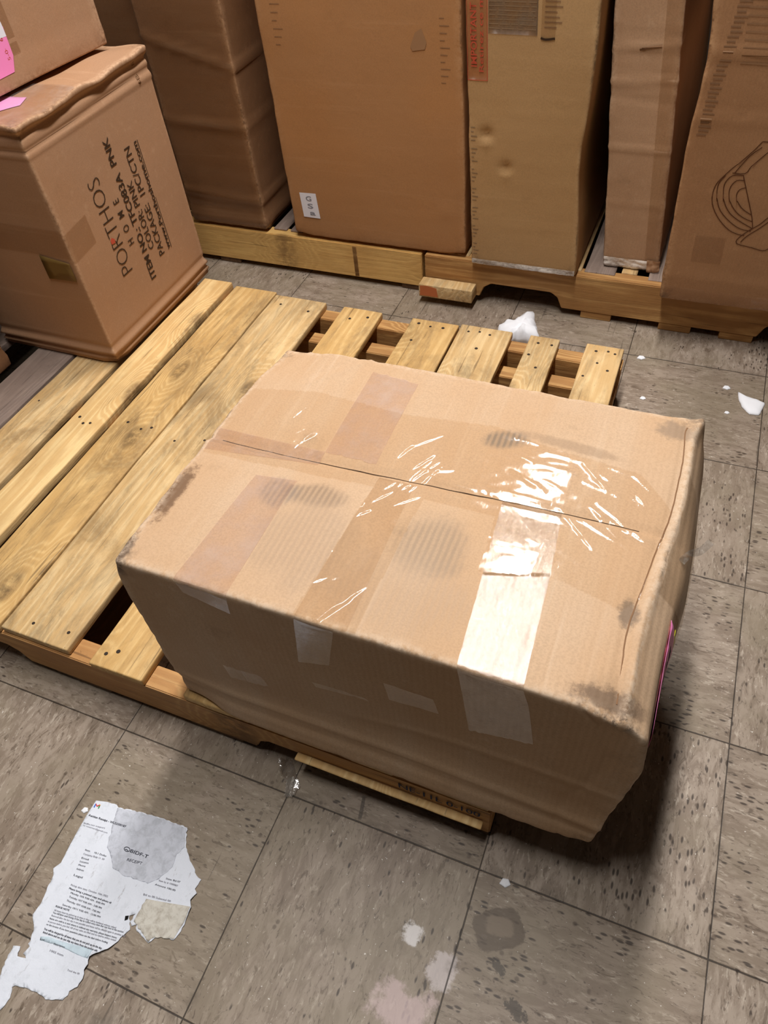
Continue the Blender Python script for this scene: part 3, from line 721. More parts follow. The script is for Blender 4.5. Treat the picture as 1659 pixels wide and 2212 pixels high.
# film turned down over the left edge and a loose tag of film at the right end
grid_mesh('clear_film', lambda u, v: BB.surf('left', u, v, .0012+.0022*abs(noise.noise(Vector((u*14, v*40, 3))))), lin(-.04, .15, 60), lin(.255, .333, 18), M['wrap'], big, True, 'film edge turned down at the left end')
grid_mesh('clear_film', lambda u, v: BB.surf('right', u, v, .0012+.004*abs(noise.noise(Vector((u*18, v*30, 8))))), lin(-.06, .12, 50), lin(.18, .333, 24), M['wrap'], big, True, 'film hanging over the right end')
strokes('loose_film', [[(.0, 0), (.008, .016), (.020, .026), (.030, .044)]], .009, M['scrap'], big, lambda u, v, l: BB.surf('right', v, .315-.0*u, .002+u*.9)+Vector((0, 0, -u*.2)), sub=6)
# labels on the right end
def rlabel(name, pts, mat, off):
    return poly_mesh(name, pts, mat, big, th=.0003, cell=.01, warp=lambda x, y, z: BB.surf('right', x, y, off+z))
lb = rlabel('paper_tag', [(-.198, .215), (-.062, .272), (-.052, .222), (-.190, .165)], M['yellow'], .0008); lb['label'] = 'yellow label under the pink one'
lb = rlabel('paper_tag', [(-.185, .262), (-.075, .306), (-.070, .235), (-.182, .195)], M['pink'], .0016); lb['label'] = 'pink label on the right end'
text_mesh('tag_writing', 'F-204', .07, .022, M['ink_paper'], big, lambda x, y, l: BB.surf('right', -.155+x, .232+y+.35*x, .0022), .02)

# ------------------------------------------------------------------ stencilled carton on the left
LX0, LX1, LY0, LY1 = -.795, -.4645, .709, 1.112
def left_def(p, n):
    H = .525; x, y, z = p.x, p.y, p.z; d = Vector((0, 0, 0))
    mid = math.sin(PI*z/H); hw, hd = (LX1-LX0)/2, (LY1-LY0)/2
    fx = sm(hw-.05, hw, abs(x)); fy = sm(hd-.05, hd, abs(y))
    s = 1 if x > 0 else -1
    out = Vector((s*fx if abs(n.x) > .3 else 0, (-1 if y < 0 else 1)*(fy if abs(n.y) > .3 else 0), 0))
    # folded layers at the foot and the crushed rim at the top
    for zz, hh, ww in ((.030, .0050, .0045), (.014, .0040, .0035), (.022, -.003, .003), (.046, -.0025, .004)): d += out*hh*gauss(z-zz-.002*noise.noise(Vector((x*8, y*8, 1))), ww)
    d -= out*.0030*gauss(z-(.478+.004*math.sin(y*9)), .004); d += out*.002*gauss(z-.468, .004)
    rim = sm(.500, .520, z); wv = noise.noise(Vector((x*13, y*13, 2)))
    d += out*rim*(.006+.006*wv); d.z -= rim*.008*(.5+wv)*(.4+.6*max(fx, fy))
    d -= out*.004*gauss(z-.503, .005)
    d.z += sm(.45, .52, z)*(-.004)*gauss(x, .1)
    d += n*.0016*noise.noise(Vector((x*5, y*5, z*6)))
    c = math.hypot(x-hw, y+hd); 
    if z < .04: d += Vector((-1, 1, 0))*.008*sm(.05, 0, c)*sm(.04, 0, z)
    return d
LB_ = Box(LX1-LX0, LY1-LY0, .525, .004, .005, left_def, 6, wear=1.0)
lcx, lcy = (LX0+LX1)/2, (LY0+LY1)/2
left = thing('cardboard_box', 'kraft carton with black stencilled lettering on its side, standing left on the pallet', 'cardboard box', (lcx, lcy, .1215))
LB_.build('carton_body', M['box_left'], left)
def ltxt(body, y, z0, z1, H, mat=None, wt=0.0, name='printed_text', sp=1.0):
    # reads upwards: text x -> +z, text y -> -y
    return text_mesh(name, body, z1-z0, H, mat or M['ink'], left, lambda tx, ty, l: LB_.surf('right', y-lcy-ty, z0-.1215+tx, .0009), wt, spacing=sp)
ltxt('PORTHOS', .857, .281, .489, .039, wt=-.022, sp=.95)
ltxt('H O M E', .889, .327, .428, .019, wt=.004, sp=1.5)
ltxt('ITEM NO.: TFC083A  PNK', .920, .224, .540, .019, wt=.016)
ltxt('COLOR: PINK', .946, .285, .440, .0195, wt=.003)
ltxt('PACKAGE:  1PC/CTN', .974, .255, .500, .0205, wt=.003)
ltxt('www.Porthoshome.com', .999, .253, .500, .0135, wt=.016)
strokes('printed_line', [[(1.003, .253), (1.003, .500)]], .0018, M['ink'], left, lambda u, v, l: LB_.surf('right', u-lcy, v-.1215, .0009), sub=1)
ltxt('4B', 1.071, .585, .605, .010, M['ink_soft']); ltxt('P', 1.071, .622, .632, .010, M['ink_soft'])
poly_mesh('printed_logo_heart', [(-.006, -.004), (.006, -.006), (.007, .002), (.0, .008), (-.006, .004)], M['ink_red'], left, th=.0003,
    warp=lambda x, y, z: LB_.surf('right', .829-lcy+x, .361-.1215+y, .0008+z))
o = poly_mesh('tape_patch', [(0.0796, 0.2644), (0.153, 0.2552), (0.1532, 0.2145), (0.0782, 0.211)], M['olive'], left, th=.0004, cell=.02,
    warp=lambda x, y, z: LB_.surf('front', x, y, .0022+z)); o['label'] = 'olive brown tape remnant'
grid_mesh('packing_tape', lambda u, v: LB_.surf('front', u, v, .0008), lin(-.165, .163, 40), lin(.265, .325, 8), M['tape_clear'], left, True, 'wide clear tape band')
grid_mesh('packing_tape', lambda u, v: LB_.surf('right', u, v+.1*(u+.2), .0007), lin(-.2, -.125, 16), lin(.255, .315, 8), M['tape_clear'], left, True, 'end of the clear tape band')
poly_mesh('paper_tag', [(.0, -.09), (.100, -.088), (.116, -.125), (.094, -.154), (.02, -.158)], M['pink_pale'], left, th=.0003, cell=.012,
    warp=lambda x, y, z: LB_.surf('top', x, y, .0012+z))['label'] = 'pale pink label under film on the lid'
grid_mesh('clear_film', lambda u, v: LB_.surf('top', u, v, .002+.002*abs(noise.noise(Vector((u*30, v*18, 3))))), lin(.02, .164, 50), lin(-.2, -.03, 60), M['tape_shiny'], left, True)

# carton on top of it
uw, ud, uh = .42, .52, .40
def up_def(p, n):
    d = n*.002*noise.noise(p*5); z = p.z
    d += Vector((n.x, n.y, 0))*(-.003*gauss(z-.035, .005)+.002*gauss(z-.02, .006)-.0015*gauss(z-.07, .004))
    return d
UB = Box(uw, ud, uh, .004, .02, up_def, 9, wear=1.0)
ang = math.atan2(.036, .292)
ca, sa = math.cos(-ang), math.sin(-ang)
# back right corner of the carton sits at (-.531, 1.087)
ucx = -.531-(ca*uw/2-sa*ud/2); ucy = 1.087-(sa*uw/2+ca*ud/2)
upper = thing('cardboard_box', 'kraft carton with a bright pink label, stacked on the stencilled carton', 'cardboard box', (ucx, ucy, .652), -ang)
UB.build('carton_body', M['box_left'], upper)
poly_mesh('paper_tag', [(-.16, .022), (.018, .026), (.030, .050), (.033, .095), (-.15, .10)], M['pink'], upper, th=.0004, warp=lambda x, y, z: UB.surf('right', x, y, .001+z))['label'] = 'bright pink label'
poly_mesh('paper_tag', [(-.15, .085), (.032, .080), (.032, .10), (.028, .13), (-.15, .13)], M['white'], upper, th=.0004, warp=lambda x, y, z: UB.surf('right', x, y, .0014+z))['label'] = 'white upper band of the label'
text_mesh('tag_writing', 'F15-0416', .06, .007, M['ink_red'], upper, lambda x, y, l: UB.surf('right', .022-y, .033+x*.8, .002), .0)
grid_mesh('packing_tape', lambda u, v: UB.surf('right', u, v, .0008), lin(.005, .05, 12), lin(.05, .39, 50), M['tape_clear'], upper, True)

# carton at the far left edge
FL = Box(.40, .40, .30, .005, .02, lambda p, n: n*.0025*noise.noise(p*6)+Vector((n.x, n.y, 0))*(.003*gauss(p.z-.03, .006)-.003*gauss(p.z-.045, .004)), 12, wear=1.0)
fl = thing('cardboard_box', 'low brown carton cut off by the left edge, on the grey pallet', 'cardboard box', (-.919, .438, .1225))
FL.build('carton_body', M['box_wrap'], fl)
strokes('flap_seam', [[(v, .055) for v in lin(-.19, .195, 10)]], .0015, M['ink'], fl, lambda u, v, l: FL.surf('right', u, v, .0006), sub=1)

# ------------------------------------------------------------------ tall cartons at the back
def tall(label, x0, x1, yf, dep, z0, h, mat, seed, lean=0, creases=(), step=.02, extra=None, r=.006, rotz=0, amp=.0025, mirror_lean=0):
    w = x1-x0
    def df(p, n):
        d = n*amp*noise.noise(Vector((p.x*5+seed, p.y*5, p.z*5)))+Vector((math.tan(lean)*p.z, 0, 0))
        hz = Vector((n.x, n.y, 0))
        cf = 1.0 if abs(n.x) < .5 else sm(-dep/2+.30, -dep/2+.05, p.y)
        for zc, hh, ww, sl in creases: d += hz*cf*hh*gauss(p.z-zc-sl*p.x, ww)
        d += hz*.0007*noise.noise(Vector((seed, p.z*60, p.x*3)))*.5
        if extra: d += extra(p, n)
        e = sorted((w/2-abs(p.x), dep/2-abs(p.y), min(p.z, h-p.z)))[1]
        d += n*.0022*noise.noise(p*25)*sm(.015, 0, e)
        return d
    B = Box(w, dep, h, r, step, df, seed, wear=1.0)
    t = thing('cardboard_box', label, 'cardboard box', ((x0+x1)/2, yf+dep/2, z0), rot=(0, 0, rotz))
    B.build('carton_body', mat, t)
    return t, B

# A: film-wrapped, banded
tA, BA = tall('tall dark carton wrapped in stretch film with bands, behind the stencilled carton', -.655, -.414, 1.345, .80, .1215, 1.0, M['box_wrap'], 21, 0,
    ((.435, .005, .006, -.25), (.272, .005, .006, -.05), (.085, .004, .006, -.05), (.05, -.003, .005, 0), (.02, .004, .008, 0), (.60, .005, .006, -.3)), .012)
grid_mesh('stretch_film', lambda u, v: BA.surf('front', u, v, .0015+.003*abs(noise.noise(Vector((u*6, v*30, 1))))), lin(-.12, .12, 24), lin(.01, .98, 150), M['wrap_brown'], tA, True)
grid_mesh('stretch_film', lambda u, v: BA.surf('right', u, v, .0015+.003*abs(noise.noise(Vector((u*6, v*30, 4))))), lin(-.2, .15, 24), lin(.01, .98, 150), M['wrap_brown'], tA, True)
for zc, sl in ((.435, -.25), (.272, -.05), (.085, -.05)):
    strokes('wrap_band', [[(u, zc+sl*u+.003) for u in lin(-.12, .12, 12)]], .009, M['wrap_brown'], tA, lambda u, v, l: BA.surf('front', u, v, .004), sub=1)
# F: behind it
tF, BF = tall('dark film-wrapped carton in the top left corner behind the stacked cartons', -1.00, -.672, 1.40, .70, .1215, .95, M['box_wrap'], 24, 0,
    ((.42, .005, .006, 0), (.55, .004, .006, .1), (.30, .004, .005, 0)), .02)
grid_mesh('stretch_film', lambda u, v: BF.surf('front', u, v, .0015+.004*abs(noise.noise(Vector((u*6, v*24, 6))))), lin(-.16, .16, 24), lin(.01, .94, 120), M['wrap_brown'], tF, True)

# B: plain orange-brown
def exB(p, n):
    d = Vector((0, 0, 0))
    if p.y < -.1: d.y += .003*math.sin(p.x*6+1)*math.sin(p.z*4)-.0025*gauss(p.z-.125+.02*sm(.1, .24, p.x), .003)*sm(.10, .2, p.x)
    if p.z < .03: d.z += .006*sm(.03, 0, p.z)*sm(.18, .24, abs(p.x))
    d.x -= sm(.1, .24, p.x)*.016*sm(.0, .7, p.z)
    return d
tB, BB2 = tall('tall plain orange-brown carton with a small white sticker near its foot', -.322, .163, 1.345, .80, .1215, .85, M['box_orange'], 22, 0, (), .015, exB)
sp0 = [(-.2105, .120), (-.1635, .121), (-.160, .054), (-.208, .055)]
poly_mesh('sticker', sp0, M['white'], tB, th=.0004, warp=lambda x, y, z: BB2.surf('front', x, y, .0012+z))['label'] = 'small white sticker'
for k, (u, v, s_) in enumerate(((-.194, .104, 'G'), (-.192, .084, 'S'), (-.188, .066, 'a'))):
    text_mesh('sticker_print', s_, .016, .013, M['ink_pale'], tB, lambda x, y, l, u=u, v=v: BB2.surf('front', u+x, v+y-.004, .0022), .02)
poly_mesh('smudge', [(.146, .50), (.158, .475), (.153, .462), (.122, .458), (.117, .466), (.130, .492)], plain('grey_smudge', (156, 118, 84), .8), tB, th=.0002, warp=lambda x, y, z: BB2.surf('front', x, y, .0008+z))
for k, (v0, v1, u0) in enumerate(((.40, .52, .192), (.46, .60, -.205))):
    V = [[(u0, v0+(v1-v0)*i/9), (u0+.012+.006*((i*7) % 3), v0+(v1-v0)*i/9)] for i in range(10)]
    strokes('edge_rub', V, .0012, M['ink_soft'], tB, lambda u, v, l: BB2.surf('front', u, v, .0008), sub=1)

# C: tan with red panel and dents
def exC(p, n):
    d = Vector((0, 0, 0))
    if p.y < -.1:
        for u, v, s_, a in ((-.090, .312, .011, .011), (-.045, .245, .010, .009)):
            d.y += a*gauss(math.hypot(p.x-u, p.z-v), s_); d.y -= a*.4*gauss(math.hypot(p.x-u, p.z-v+.016), s_*.8)
        d.y += .004*math.sin(p.z*9)*sm(-.1, .1, p.x)
    d.x += -.014*sm(.1, .13, p.x)*gauss(p.z-.25, .12)
    return d
tC, BC = tall('tall tan carton with red printed panel and two dents, beside the orange-brown one', .186, .447, 1.318, .80, .1215, .95, M['box_tan'], 23, -.034, (), .009, exC)
crx = (.186+.447)/2
def CL(x, z): return (x-crx+.04*(z-.12), z-.1215)     # world xz -> face
rp = [CL(.186+.006, .80), CL(.232, .80), CL(.232, .546), CL(.192, .548)]
poly_mesh('red_panel', [(-.128, .42), (-.086, .42), (-.086, .80), (-.128, .80)], M['red_label'], tC, th=.0003, cell=.02, warp=lambda x, y, z: BC.surf('front', x, y, .001+z))['label'] = 'reddish printed panel'
strokes('panel_outline', [[(-.128, .80), (-.128, .42)], [(-.128, .42), (-.086, .42)], [(-.086, .42), (-.086, .80)]], .0012, M['ink_red'], tC, lambda u, v, l: BC.surf('front', u, v, .0016), sub=1)
text_mesh('printed_text', 'IMPORTANT', .112, .013, M['ink_red'], tC, lambda x, y, l: BC.surf('front', -.108-y, .445+x, .0018), .012)
text_mesh('printed_text', 'Please', .05, .012, M['ink_red'], tC, lambda x, y, l: BC.surf('front', -.108-y, .566+x, .0018), -.01)
text_mesh('printed_text', 'Retirez ce matelas', .19, .010, M['ink_red'], tC, lambda x, y, l: BC.surf('front', -.094-y, .436+x, .0018), .004)
poly_mesh('faded_sticker', [(-.084, .505), (.015, .505), (.013, .80), (-.082, .80)], film('grey_sticker', (.90, .88, .88), .04, .4, 60, .2, .35, hazecol=(160, 140, 118)), tC, th=.0002, cell=.02, warp=lambda x, y, z: BC.surf('front', x, y, .0008+z))
rl = random.Random(5)
V = []
for i in range(22):
    v = .515+.0075*i
    x = -.082
    while x < .010:
        L = rl.uniform(.008, .03); V.append([(x, v+rl.uniform(-.0004, .0004)), (min(x+L, .012), v)]); x += L+rl.uniform(.001, .005)
strokes('barcode_lines', V, .0014, M['ink_grey'], tC, lambda u, v, l: BC.surf('front', u, v, .0013), sub=1)
V = [[(.028, .52+.0085*i), (.052+.010*((i*5) % 3)/2, .52+.0085*i)] for i in range(18)]
strokes('barcode_lines', V, .0016, M['ink_soft'], tC, lambda u, v, l: BC.surf('front', u, v, .0013), sub=1)
for k, (u, v, s_) in enumerate(((-.062, .594, 'B'), (-.045, .575, 'LO-FF'), (-.020, .590, 'AZ'), (-.003, .58, 'Mus'))):
    text_mesh('printed_text', s_, .012*len(s_), .009, M['ink_paper'], tC, lambda x, y, l, u=u, v=v: BC.surf('front', u-y, v+x, .0016), .01)
grid_mesh('packing_tape', lambda u, v: BC.surf('front', u, v, .0014), lin(.022, .050, 8), lin(.502, .80, 30), M['tape_clear'], tC, True)
strokes('tape_end', [[(.022, .502), (.032, .4995), (.050, .502)]], .004, M['ink'], tC, lambda u, v, l: BC.surf('front', u, v, .0017), sub=3)
grid_mesh('tape_foot', lambda u, v: BC.surf('front', u, v, .0016+.0015*abs(noise.noise(Vector((u*60, v*90, 1))))), lin(-.128, .128, 60), lin(.002, .016, 6), M['tape_silver'], tC, True, 'shiny tape along the foot')
V = [[(-.124, .02+.009*i), (-.118+.004*((i*7) % 3), .02+.009*i)] for i in range(36) if i % 5]
strokes('edge_rub', V, .0018, M['ink_grey'], tC, lambda u, v, l: BC.surf('front', u, v, .0009), sub=1)

# D: narrow greyish with creases
tD, BD = tall('narrow creased carton with silvery tape at its foot, between tan and dark brown cartons', .500, .630, 1.388, .80, .1215, .66, M['box_grey'], 25, -.108,
    ((.278, .0022, .004, .03), (.41, .002, .004, .05), (.47, .0024, .004, .08), (.16, .001, .004, .0), (.375, -.001, .006, -.1)), .008, None, .006, 0, .0025)
grid_mesh('tape_foot', lambda u, v: BD.surf('front', u, v, .002+.003*abs(noise.noise(Vector((u*50, v*70, 1))))), lin(-.062, .045, 50), lin(.002, .026, 12), M['tape_silver'], tD, True, 'crumpled silvery tape at the foot')
grid_mesh('packing_tape', lambda u, v: BD.surf('front', u, v, .001), lin(.032, .064, 8), lin(.01, .64, 60), M['tape_clear'], tD, True)
strokes('scuff', [[(-.008, .468), (.03, .475)], [(-.012, .466), (-.004, .467), (.0, .469)]], .004, M['ink_soft'], tD, lambda u, v, l: BD.surf('front', u, v, .0012), sub=1)
grid_mesh('torn_flap', lambda u, v: BD.surf('front', u, v, .004+.006*abs(noise.noise(Vector((u*60, v*60, 7))))), lin(.038, .066, 14), lin(-.0, .030, 14), M['box_grey'], tD, True, 'crumpled torn corner')

# E: brown with line drawing
def exE(p, n):
    d = Vector((0, 0, 0))
    for v, a in ((.388, 1.0), (.242, 1.0), (.312, .5), (.338, .3), (.500, .9)):
        if p.y < -.1: d.y -= a*.0035*gauss(p.z-v, .003)
    if p.y < -.1:
        for u, v in ((-.287, .408), (-.243, .404)): d.y += .004*gauss(math.hypot(p.x-u, p.z-v), .004)
    d.x += .012*sm(-.2, -.33, p.x)*gauss(p.z-.48, .10)
    return d
tE, BE = tall('wide dark brown carton with arc line drawing at the right edge', .648, 1.31, 1.283, .80, .1215, .95, M['box_brown'], 26, -.055,
    ((.06, .002, .006, 0),), .012, exE)
ecx = (.648+1.31)/2
def EL(x, z):
    return (x-ecx+.055*(z-.12), z-.119-.0*(x-ecx))
def EF(u, v, l): return BE.surf('front', u, v, .0013)
ED = {'a1': [(0.764, 0.475), (0.752, 0.456), (0.737, 0.436), (0.725, 0.422), (0.713, 0.405), (0.703, 0.387), (0.702, 0.363), (0.71, 0.34), (0.728, 0.316), (0.751, 0.297), (0.77, 0.29), (0.783, 0.289)], 'a2': [(0.80, 0.476), (0.774, 0.475), (0.764, 0.475)], 'a3': [(0.766, 0.465), (0.752, 0.451), (0.743, 0.437), (0.731, 0.413)], 'a4': [(0.779, 0.457), (0.767, 0.441), (0.757, 0.428), (0.75, 0.414), (0.727, 0.413)], 'a5': [(0.716, 0.407), (0.708, 0.392), (0.708, 0.376), (0.714, 0.355), (0.726, 0.334), (0.749, 0.314), (0.772, 0.302), (0.793, 0.3)], 'a6': [(0.749, 0.41), (0.729, 0.408), (0.719, 0.393), (0.72, 0.376), (0.727, 0.355), (0.742, 0.334), (0.762, 0.32), (0.793, 0.306)], 'a7': [(0.753, 0.4), (0.739, 0.399), (0.731, 0.386), (0.732, 0.37), (0.74, 0.353), (0.755, 0.336), (0.773, 0.325), (0.789, 0.32)], 'a8': [(0.759, 0.387), (0.749, 0.382), (0.746, 0.37), (0.753, 0.356), (0.766, 0.343), (0.783, 0.334)], 'a9': [(0.748, 0.41), (0.76, 0.385), (0.774, 0.356), (0.787, 0.328), (0.794, 0.307)], 'b1': [(0.83, 0.35), (0.816, 0.332), (0.804, 0.315), (0.788, 0.3), (0.772, 0.279), (0.776, 0.269), (0.803, 0.265), (0.826, 0.261), (0.836, 0.267)], 'b2': [(0.83, 0.34), (0.819, 0.323), (0.805, 0.306), (0.788, 0.288), (0.78, 0.274)]}
strokes('line_drawing', [[EL(*p) for p in v] for v in ED.values()], .0016, M['draw'], tE, EF, 'dark line drawing of a ribbed shell shape', 3)
V = []
for i in range(42):
    v = .36+.0075*i; V.append([(-.318+.002*(i % 2)+.03*sm(.44, .6, v), v), (-.300+.003*((i*7) % 3)+.03*sm(.44, .6, v), v)])
strokes('edge_rub', V, .0018, M['ink_soft'], tE, EF, sub=1)
V = [[(-.27, .485+.012*i), (.0, .485+.012*i)] for i in range(14)]
strokes('edge_rub', V, .0014, plain('soft_flute_print', (138, 104, 74), .8), tE, EF, sub=1)
grid_mesh('tape_foot', lambda u, v: BE.surf('front', u, v, .002+.002*abs(noise.noise(Vector((u*20, v*90, 1))))), lin(-.325, .2, 80), lin(.003, .035, 8), M['tape_clear'], tE, True)
grid_mesh('packing_tape', lambda u, v: BE.surf('front', u, v, .001), lin(-.28, -.22, 8), lin(.10, .16, 10), M['tape_clear'], tE, True)

# ------------------------------------------------------------------ torn receipt on the floor
POLY = [(0.0243, -0.1137), (0.0425, -0.1093), (0.0598, -0.1075), (0.0644, -0.1102), (0.0994, -0.104), (0.1424, -0.0992), (0.1555, -0.0998), (0.1833, -0.0981), (0.1963, -0.1229), (0.2096, -0.1344), (0.2255, -0.1446), (0.2314, -0.1504), (0.2411, -0.1527), (0.2402, -0.1608), (0.2392, -0.167), (0.245, -0.1707), (0.2412, -0.1816), (0.2469, -0.189), (0.2479, -0.2035), (0.2488, -0.2197), (0.2447, -0.233), (0.23, -0.2332), (0.2185, -0.2403), (0.2136, -0.2485), (0.2009, -0.2452), (0.1866, -0.2398), (0.1855, -0.2347), (0.1795, -0.2397), (0.1741, -0.2353), (0.176, -0.2244), (0.169, -0.2298), (0.1801, -0.2441), (0.1758, -0.253), (0.1707, -0.2658), (0.1655, -0.2749), (0.1539, -0.2847), (0.1472, -0.2917), (0.151, -0.2998), (0.1496, -0.3073), (0.1539, -0.316), (0.1527, -0.3266), (0.1449, -0.3346), (0.1461, -0.3392), (0.1425, -0.3464), (0.1331, -0.3492), (0.1206, -0.3541), (0.1121, -0.3524), (0.0888, -0.353), (0.0703, -0.3568), (0.0677, -0.3595), (0.0737, -0.3706), (0.0728, -0.3792), (0.0703, -0.3859), (0.0636, -0.3959), (0.048, -0.3839), (0.0459, -0.3679), (0.0435, -0.3569), (0.0383, -0.3397), (0.0361, -0.32), (0.0461, -0.3171), (0.0504, -0.328), (0.0633, -0.3257), (0.0556, -0.3224), (0.0583, -0.3124), (0.0542, -0.3104), (0.0513, -0.2951), (0.0362, -0.2784), (0.0374, -0.2646), (0.036, -0.2535), (0.0321, -0.2393), (0.0304, -0.2259), (0.0242, -0.2182), (0.0302, -0.2077), (0.0271, -0.1839), (0.0253, -0.1611), (0.0242, -0.1351)]
GREY = [(0.0637, -0.1112), (0.1, -0.1049), (0.143, -0.1), (0.1818, -0.0998), (0.1943, -0.1236), (0.1887, -0.1361), (0.1922, -0.1531), (0.1822, -0.1748), (0.1698, -0.1854), (0.1511, -0.1865), (0.1282, -0.1892), (0.1088, -0.1864), (0.0987, -0.1759), (0.0831, -0.1651), (0.0747, -0.1427), (0.0689, -0.1275)]
BLUE = [(0.0654, -0.297), (0.0758, -0.2931), (0.1094, -0.2893), (0.1392, -0.2841), (0.1463, -0.2841), (0.1469, -0.2944), (0.1291, -0.296), (0.0956, -0.2964), (0.0673, -0.3009)]
RIGHTW = [(0.1794, -0.2031), (0.246, -0.1893), (0.2474, -0.2046), (0.2443, -0.2323), (0.218, -0.2396), (0.2131, -0.2478), (0.1788, -0.2336)]
RT = {'Mlogo': [(0.0273, -0.1237), (0.0382, -0.1222), (0.0262, -0.1171)], 'Auction': [(0.0277, -0.1373), (0.0933, -0.1314), (0.0267, -0.1339)], 'l2': [(0.028, -0.1495), (0.0639, -0.1441), (0.0277, -0.1471)], 'l3': [(0.0287, -0.1523), (0.0715, -0.1485), (0.0284, -0.15)], 'bidft': [(0.1203, -0.1587), (0.1505, -0.1567), (0.1202, -0.1535)], 'ring': [(0.1094, -0.1593), (0.12, -0.1582), (0.1073, -0.1542)], 'receipt': [(0.1229, -0.1704), (0.1471, -0.1671), (0.122, -0.1662)], 'r1': [(0.0548, -0.1808), (0.0906, -0.1768), (0.0542, -0.1781)], 'r2': [(0.0554, -0.1864), (0.0899, -0.1816), (0.0548, -0.1837)], 'r3': [(0.0561, -0.192), (0.0679, -0.1905), (0.0555, -0.1893)], 'r4': [(0.0569, -0.1969), (0.0709, -0.1945), (0.0563, -0.1942)], 'r5': [(0.0577, -0.2017), (0.0691, -0.1997), (0.0571, -0.1991)], 'r6': [(0.0583, -0.2072), (0.0706, -0.2054), (0.0577, -0.2046)], 'legal': [(0.0599, -0.2156), (0.0744, -0.2141), (0.0589, -0.2126)], 's1': [(0.1921, -0.1709), (0.2141, -0.1676), (0.1917, -0.1683)], 's2': [(0.1838, -0.1768), (0.2137, -0.1732), (0.1834, -0.1742)], 's3': [(0.1813, -0.1832), (0.2138, -0.1797), (0.1809, -0.1806)], 's4': [(0.1727, -0.2006), (0.2152, -0.1942), (0.172, -0.1977)], 't1': [(0.0642, -0.2281), (0.1252, -0.2214), (0.0633, -0.2254)], 't2': [(0.0647, -0.2326), (0.1347, -0.2265), (0.0638, -0.23)], 't3': [(0.0709, -0.2367), (0.1268, -0.2318), (0.0701, -0.2341)], 't4': [(0.0718, -0.2417), (0.1258, -0.2373), (0.0709, -0.2391)], 't5': [(0.0714, -0.247), (0.1271, -0.243), (0.0706, -0.2444)], 't6': [(0.0691, -0.2536), (0.1309, -0.2472), (0.0683, -0.2511)], 't7': [(0.0612, -0.2589), (0.0832, -0.2563), (0.0604, -0.2564)], 'p1': [(0.0621, -0.2637), (0.1606, -0.2503), (0.0615, -0.2611)], 'p2': [(0.0624, -0.267), (0.1738, -0.2508), (0.0618, -0.2644)], 'p3': [(0.0632, -0.2707), (0.179, -0.2542), (0.0626, -0.2681)], 'p4': [(0.0633, -0.2746), (0.1691, -0.2602), (0.0627, -0.272)], 'p5': [(0.0634, -0.2785), (0.1698, -0.2632), (0.0629, -0.2759)], 'p6': [(0.0636, -0.2823), (0.1616, -0.2695), (0.063, -0.2798)], 'p7': [(0.064, -0.2883), (0.1582, -0.2784), (0.0632, -0.2855)], 'p8': [(0.0656, -0.2921), (0.1545, -0.283), (0.0648, -0.2893)], 'q1': [(0.0677, -0.3001), (0.0743, -0.2992), (0.0671, -0.2976)], 'q2': [(0.0897, -0.2982), (0.1069, -0.2959), (0.0892, -0.2957)], 'q3': [(0.0894, -0.3069), (0.1111, -0.3049), (0.0885, -0.304)], 'q4': [(0.1274, -0.3165), (0.1468, -0.3142), (0.1269, -0.3141)]}
rc = thing('paper_receipt', 'torn crumpled white receipt sheet lying on the tiles at lower left', 'paper', (.13, -.22, 0), 0)
def ragged(pts, amp=.0016, seg=.004, seed=1, skip=0):
    out = []
    for i in range(len(pts)):
        a, b = pts[i], pts[(i+1) % len(pts)]; L = math.hypot(b[0]-a[0], b[1]-a[1]); n = max(1, int(L/seg))
        nx, ny = -(b[1]-a[1])/(L or 1), (b[0]-a[0])/(L or 1)
        straight = i < 1 or i >= len(pts)-skip
        for k in range(n):
            t = k/n; x, y = a[0]+(b[0]-a[0])*t, a[1]+(b[1]-a[1])*t
            q = 0 if (straight or k == 0) else amp*noise.noise(Vector((x*400, y*400, seed)))
            out.append((x+nx*q, y+ny*q))
    return out
def curl(x, y):    # paper height above the floor, local coordinates
    h = .0008+.0016*max(0, noise.noise(Vector((x*22, y*22, 3))))+.0008*abs(noise.noise(Vector((x*60, y*90, 5))))
    h += .004*gauss(math.hypot(x-.035, y+.075), .03)+.003*gauss(math.hypot(x-.11, y-.03), .02)
    return h
loc = lambda pts: [(x-.13, y+.22) for x, y in pts]
W = lambda off: (lambda x, y, z: (x, y, z+off+curl(x, y)))
poly_mesh('paper_sheet', loc(ragged(POLY, .0022, .0035, 1, 6)), M['paper'], rc, th=.0004, warp=W(.0), cell=.006)
poly_mesh('wet_patch', loc(ragged(GREY, .0025, .004, 2)), M['paper_grey'], rc, th=.0002, warp=W(.0006), cell=.006, label='wet greyish layer over the heading')
poly_mesh('colour_band', loc(ragged(BLUE, .0006, .004, 3)), M['paper_blue'], rc, th=.0002, warp=W(.0006), cell=.006, label='pale blue table heading')
poly_mesh('torn_layer', loc(ragged(RIGHTW, .0025, .004, 4)), M['paper_warm'], rc, th=.0002, warp=W(.0006), cell=.006, label='rough torn beige layer')
def rtxt(body, key, mat, wt=0.0):
    o, e, c = RT[key]
    ox, oy = o[0]-.13, o[1]+.22; ex, ey = e[0]-o[0], e[1]-o[1]; Wd = math.hypot(ex, ey); ux, uy = ex/Wd, ey/Wd
    H = min(.0030, math.hypot(c[0]-o[0], c[1]-o[1])*.85) if key not in ('Mlogo', 'bidft', 'receipt') else math.hypot(c[0]-o[0], c[1]-o[1])*.9
    def fn(x, y, l):
        X = ox+ux*x-uy*y; Y = oy+uy*x+ux*y
        return Vector((X, Y, curl(X, Y)+.0014))
    return text_mesh('receipt_text', body, Wd, H, mat, rc, fn, wt)
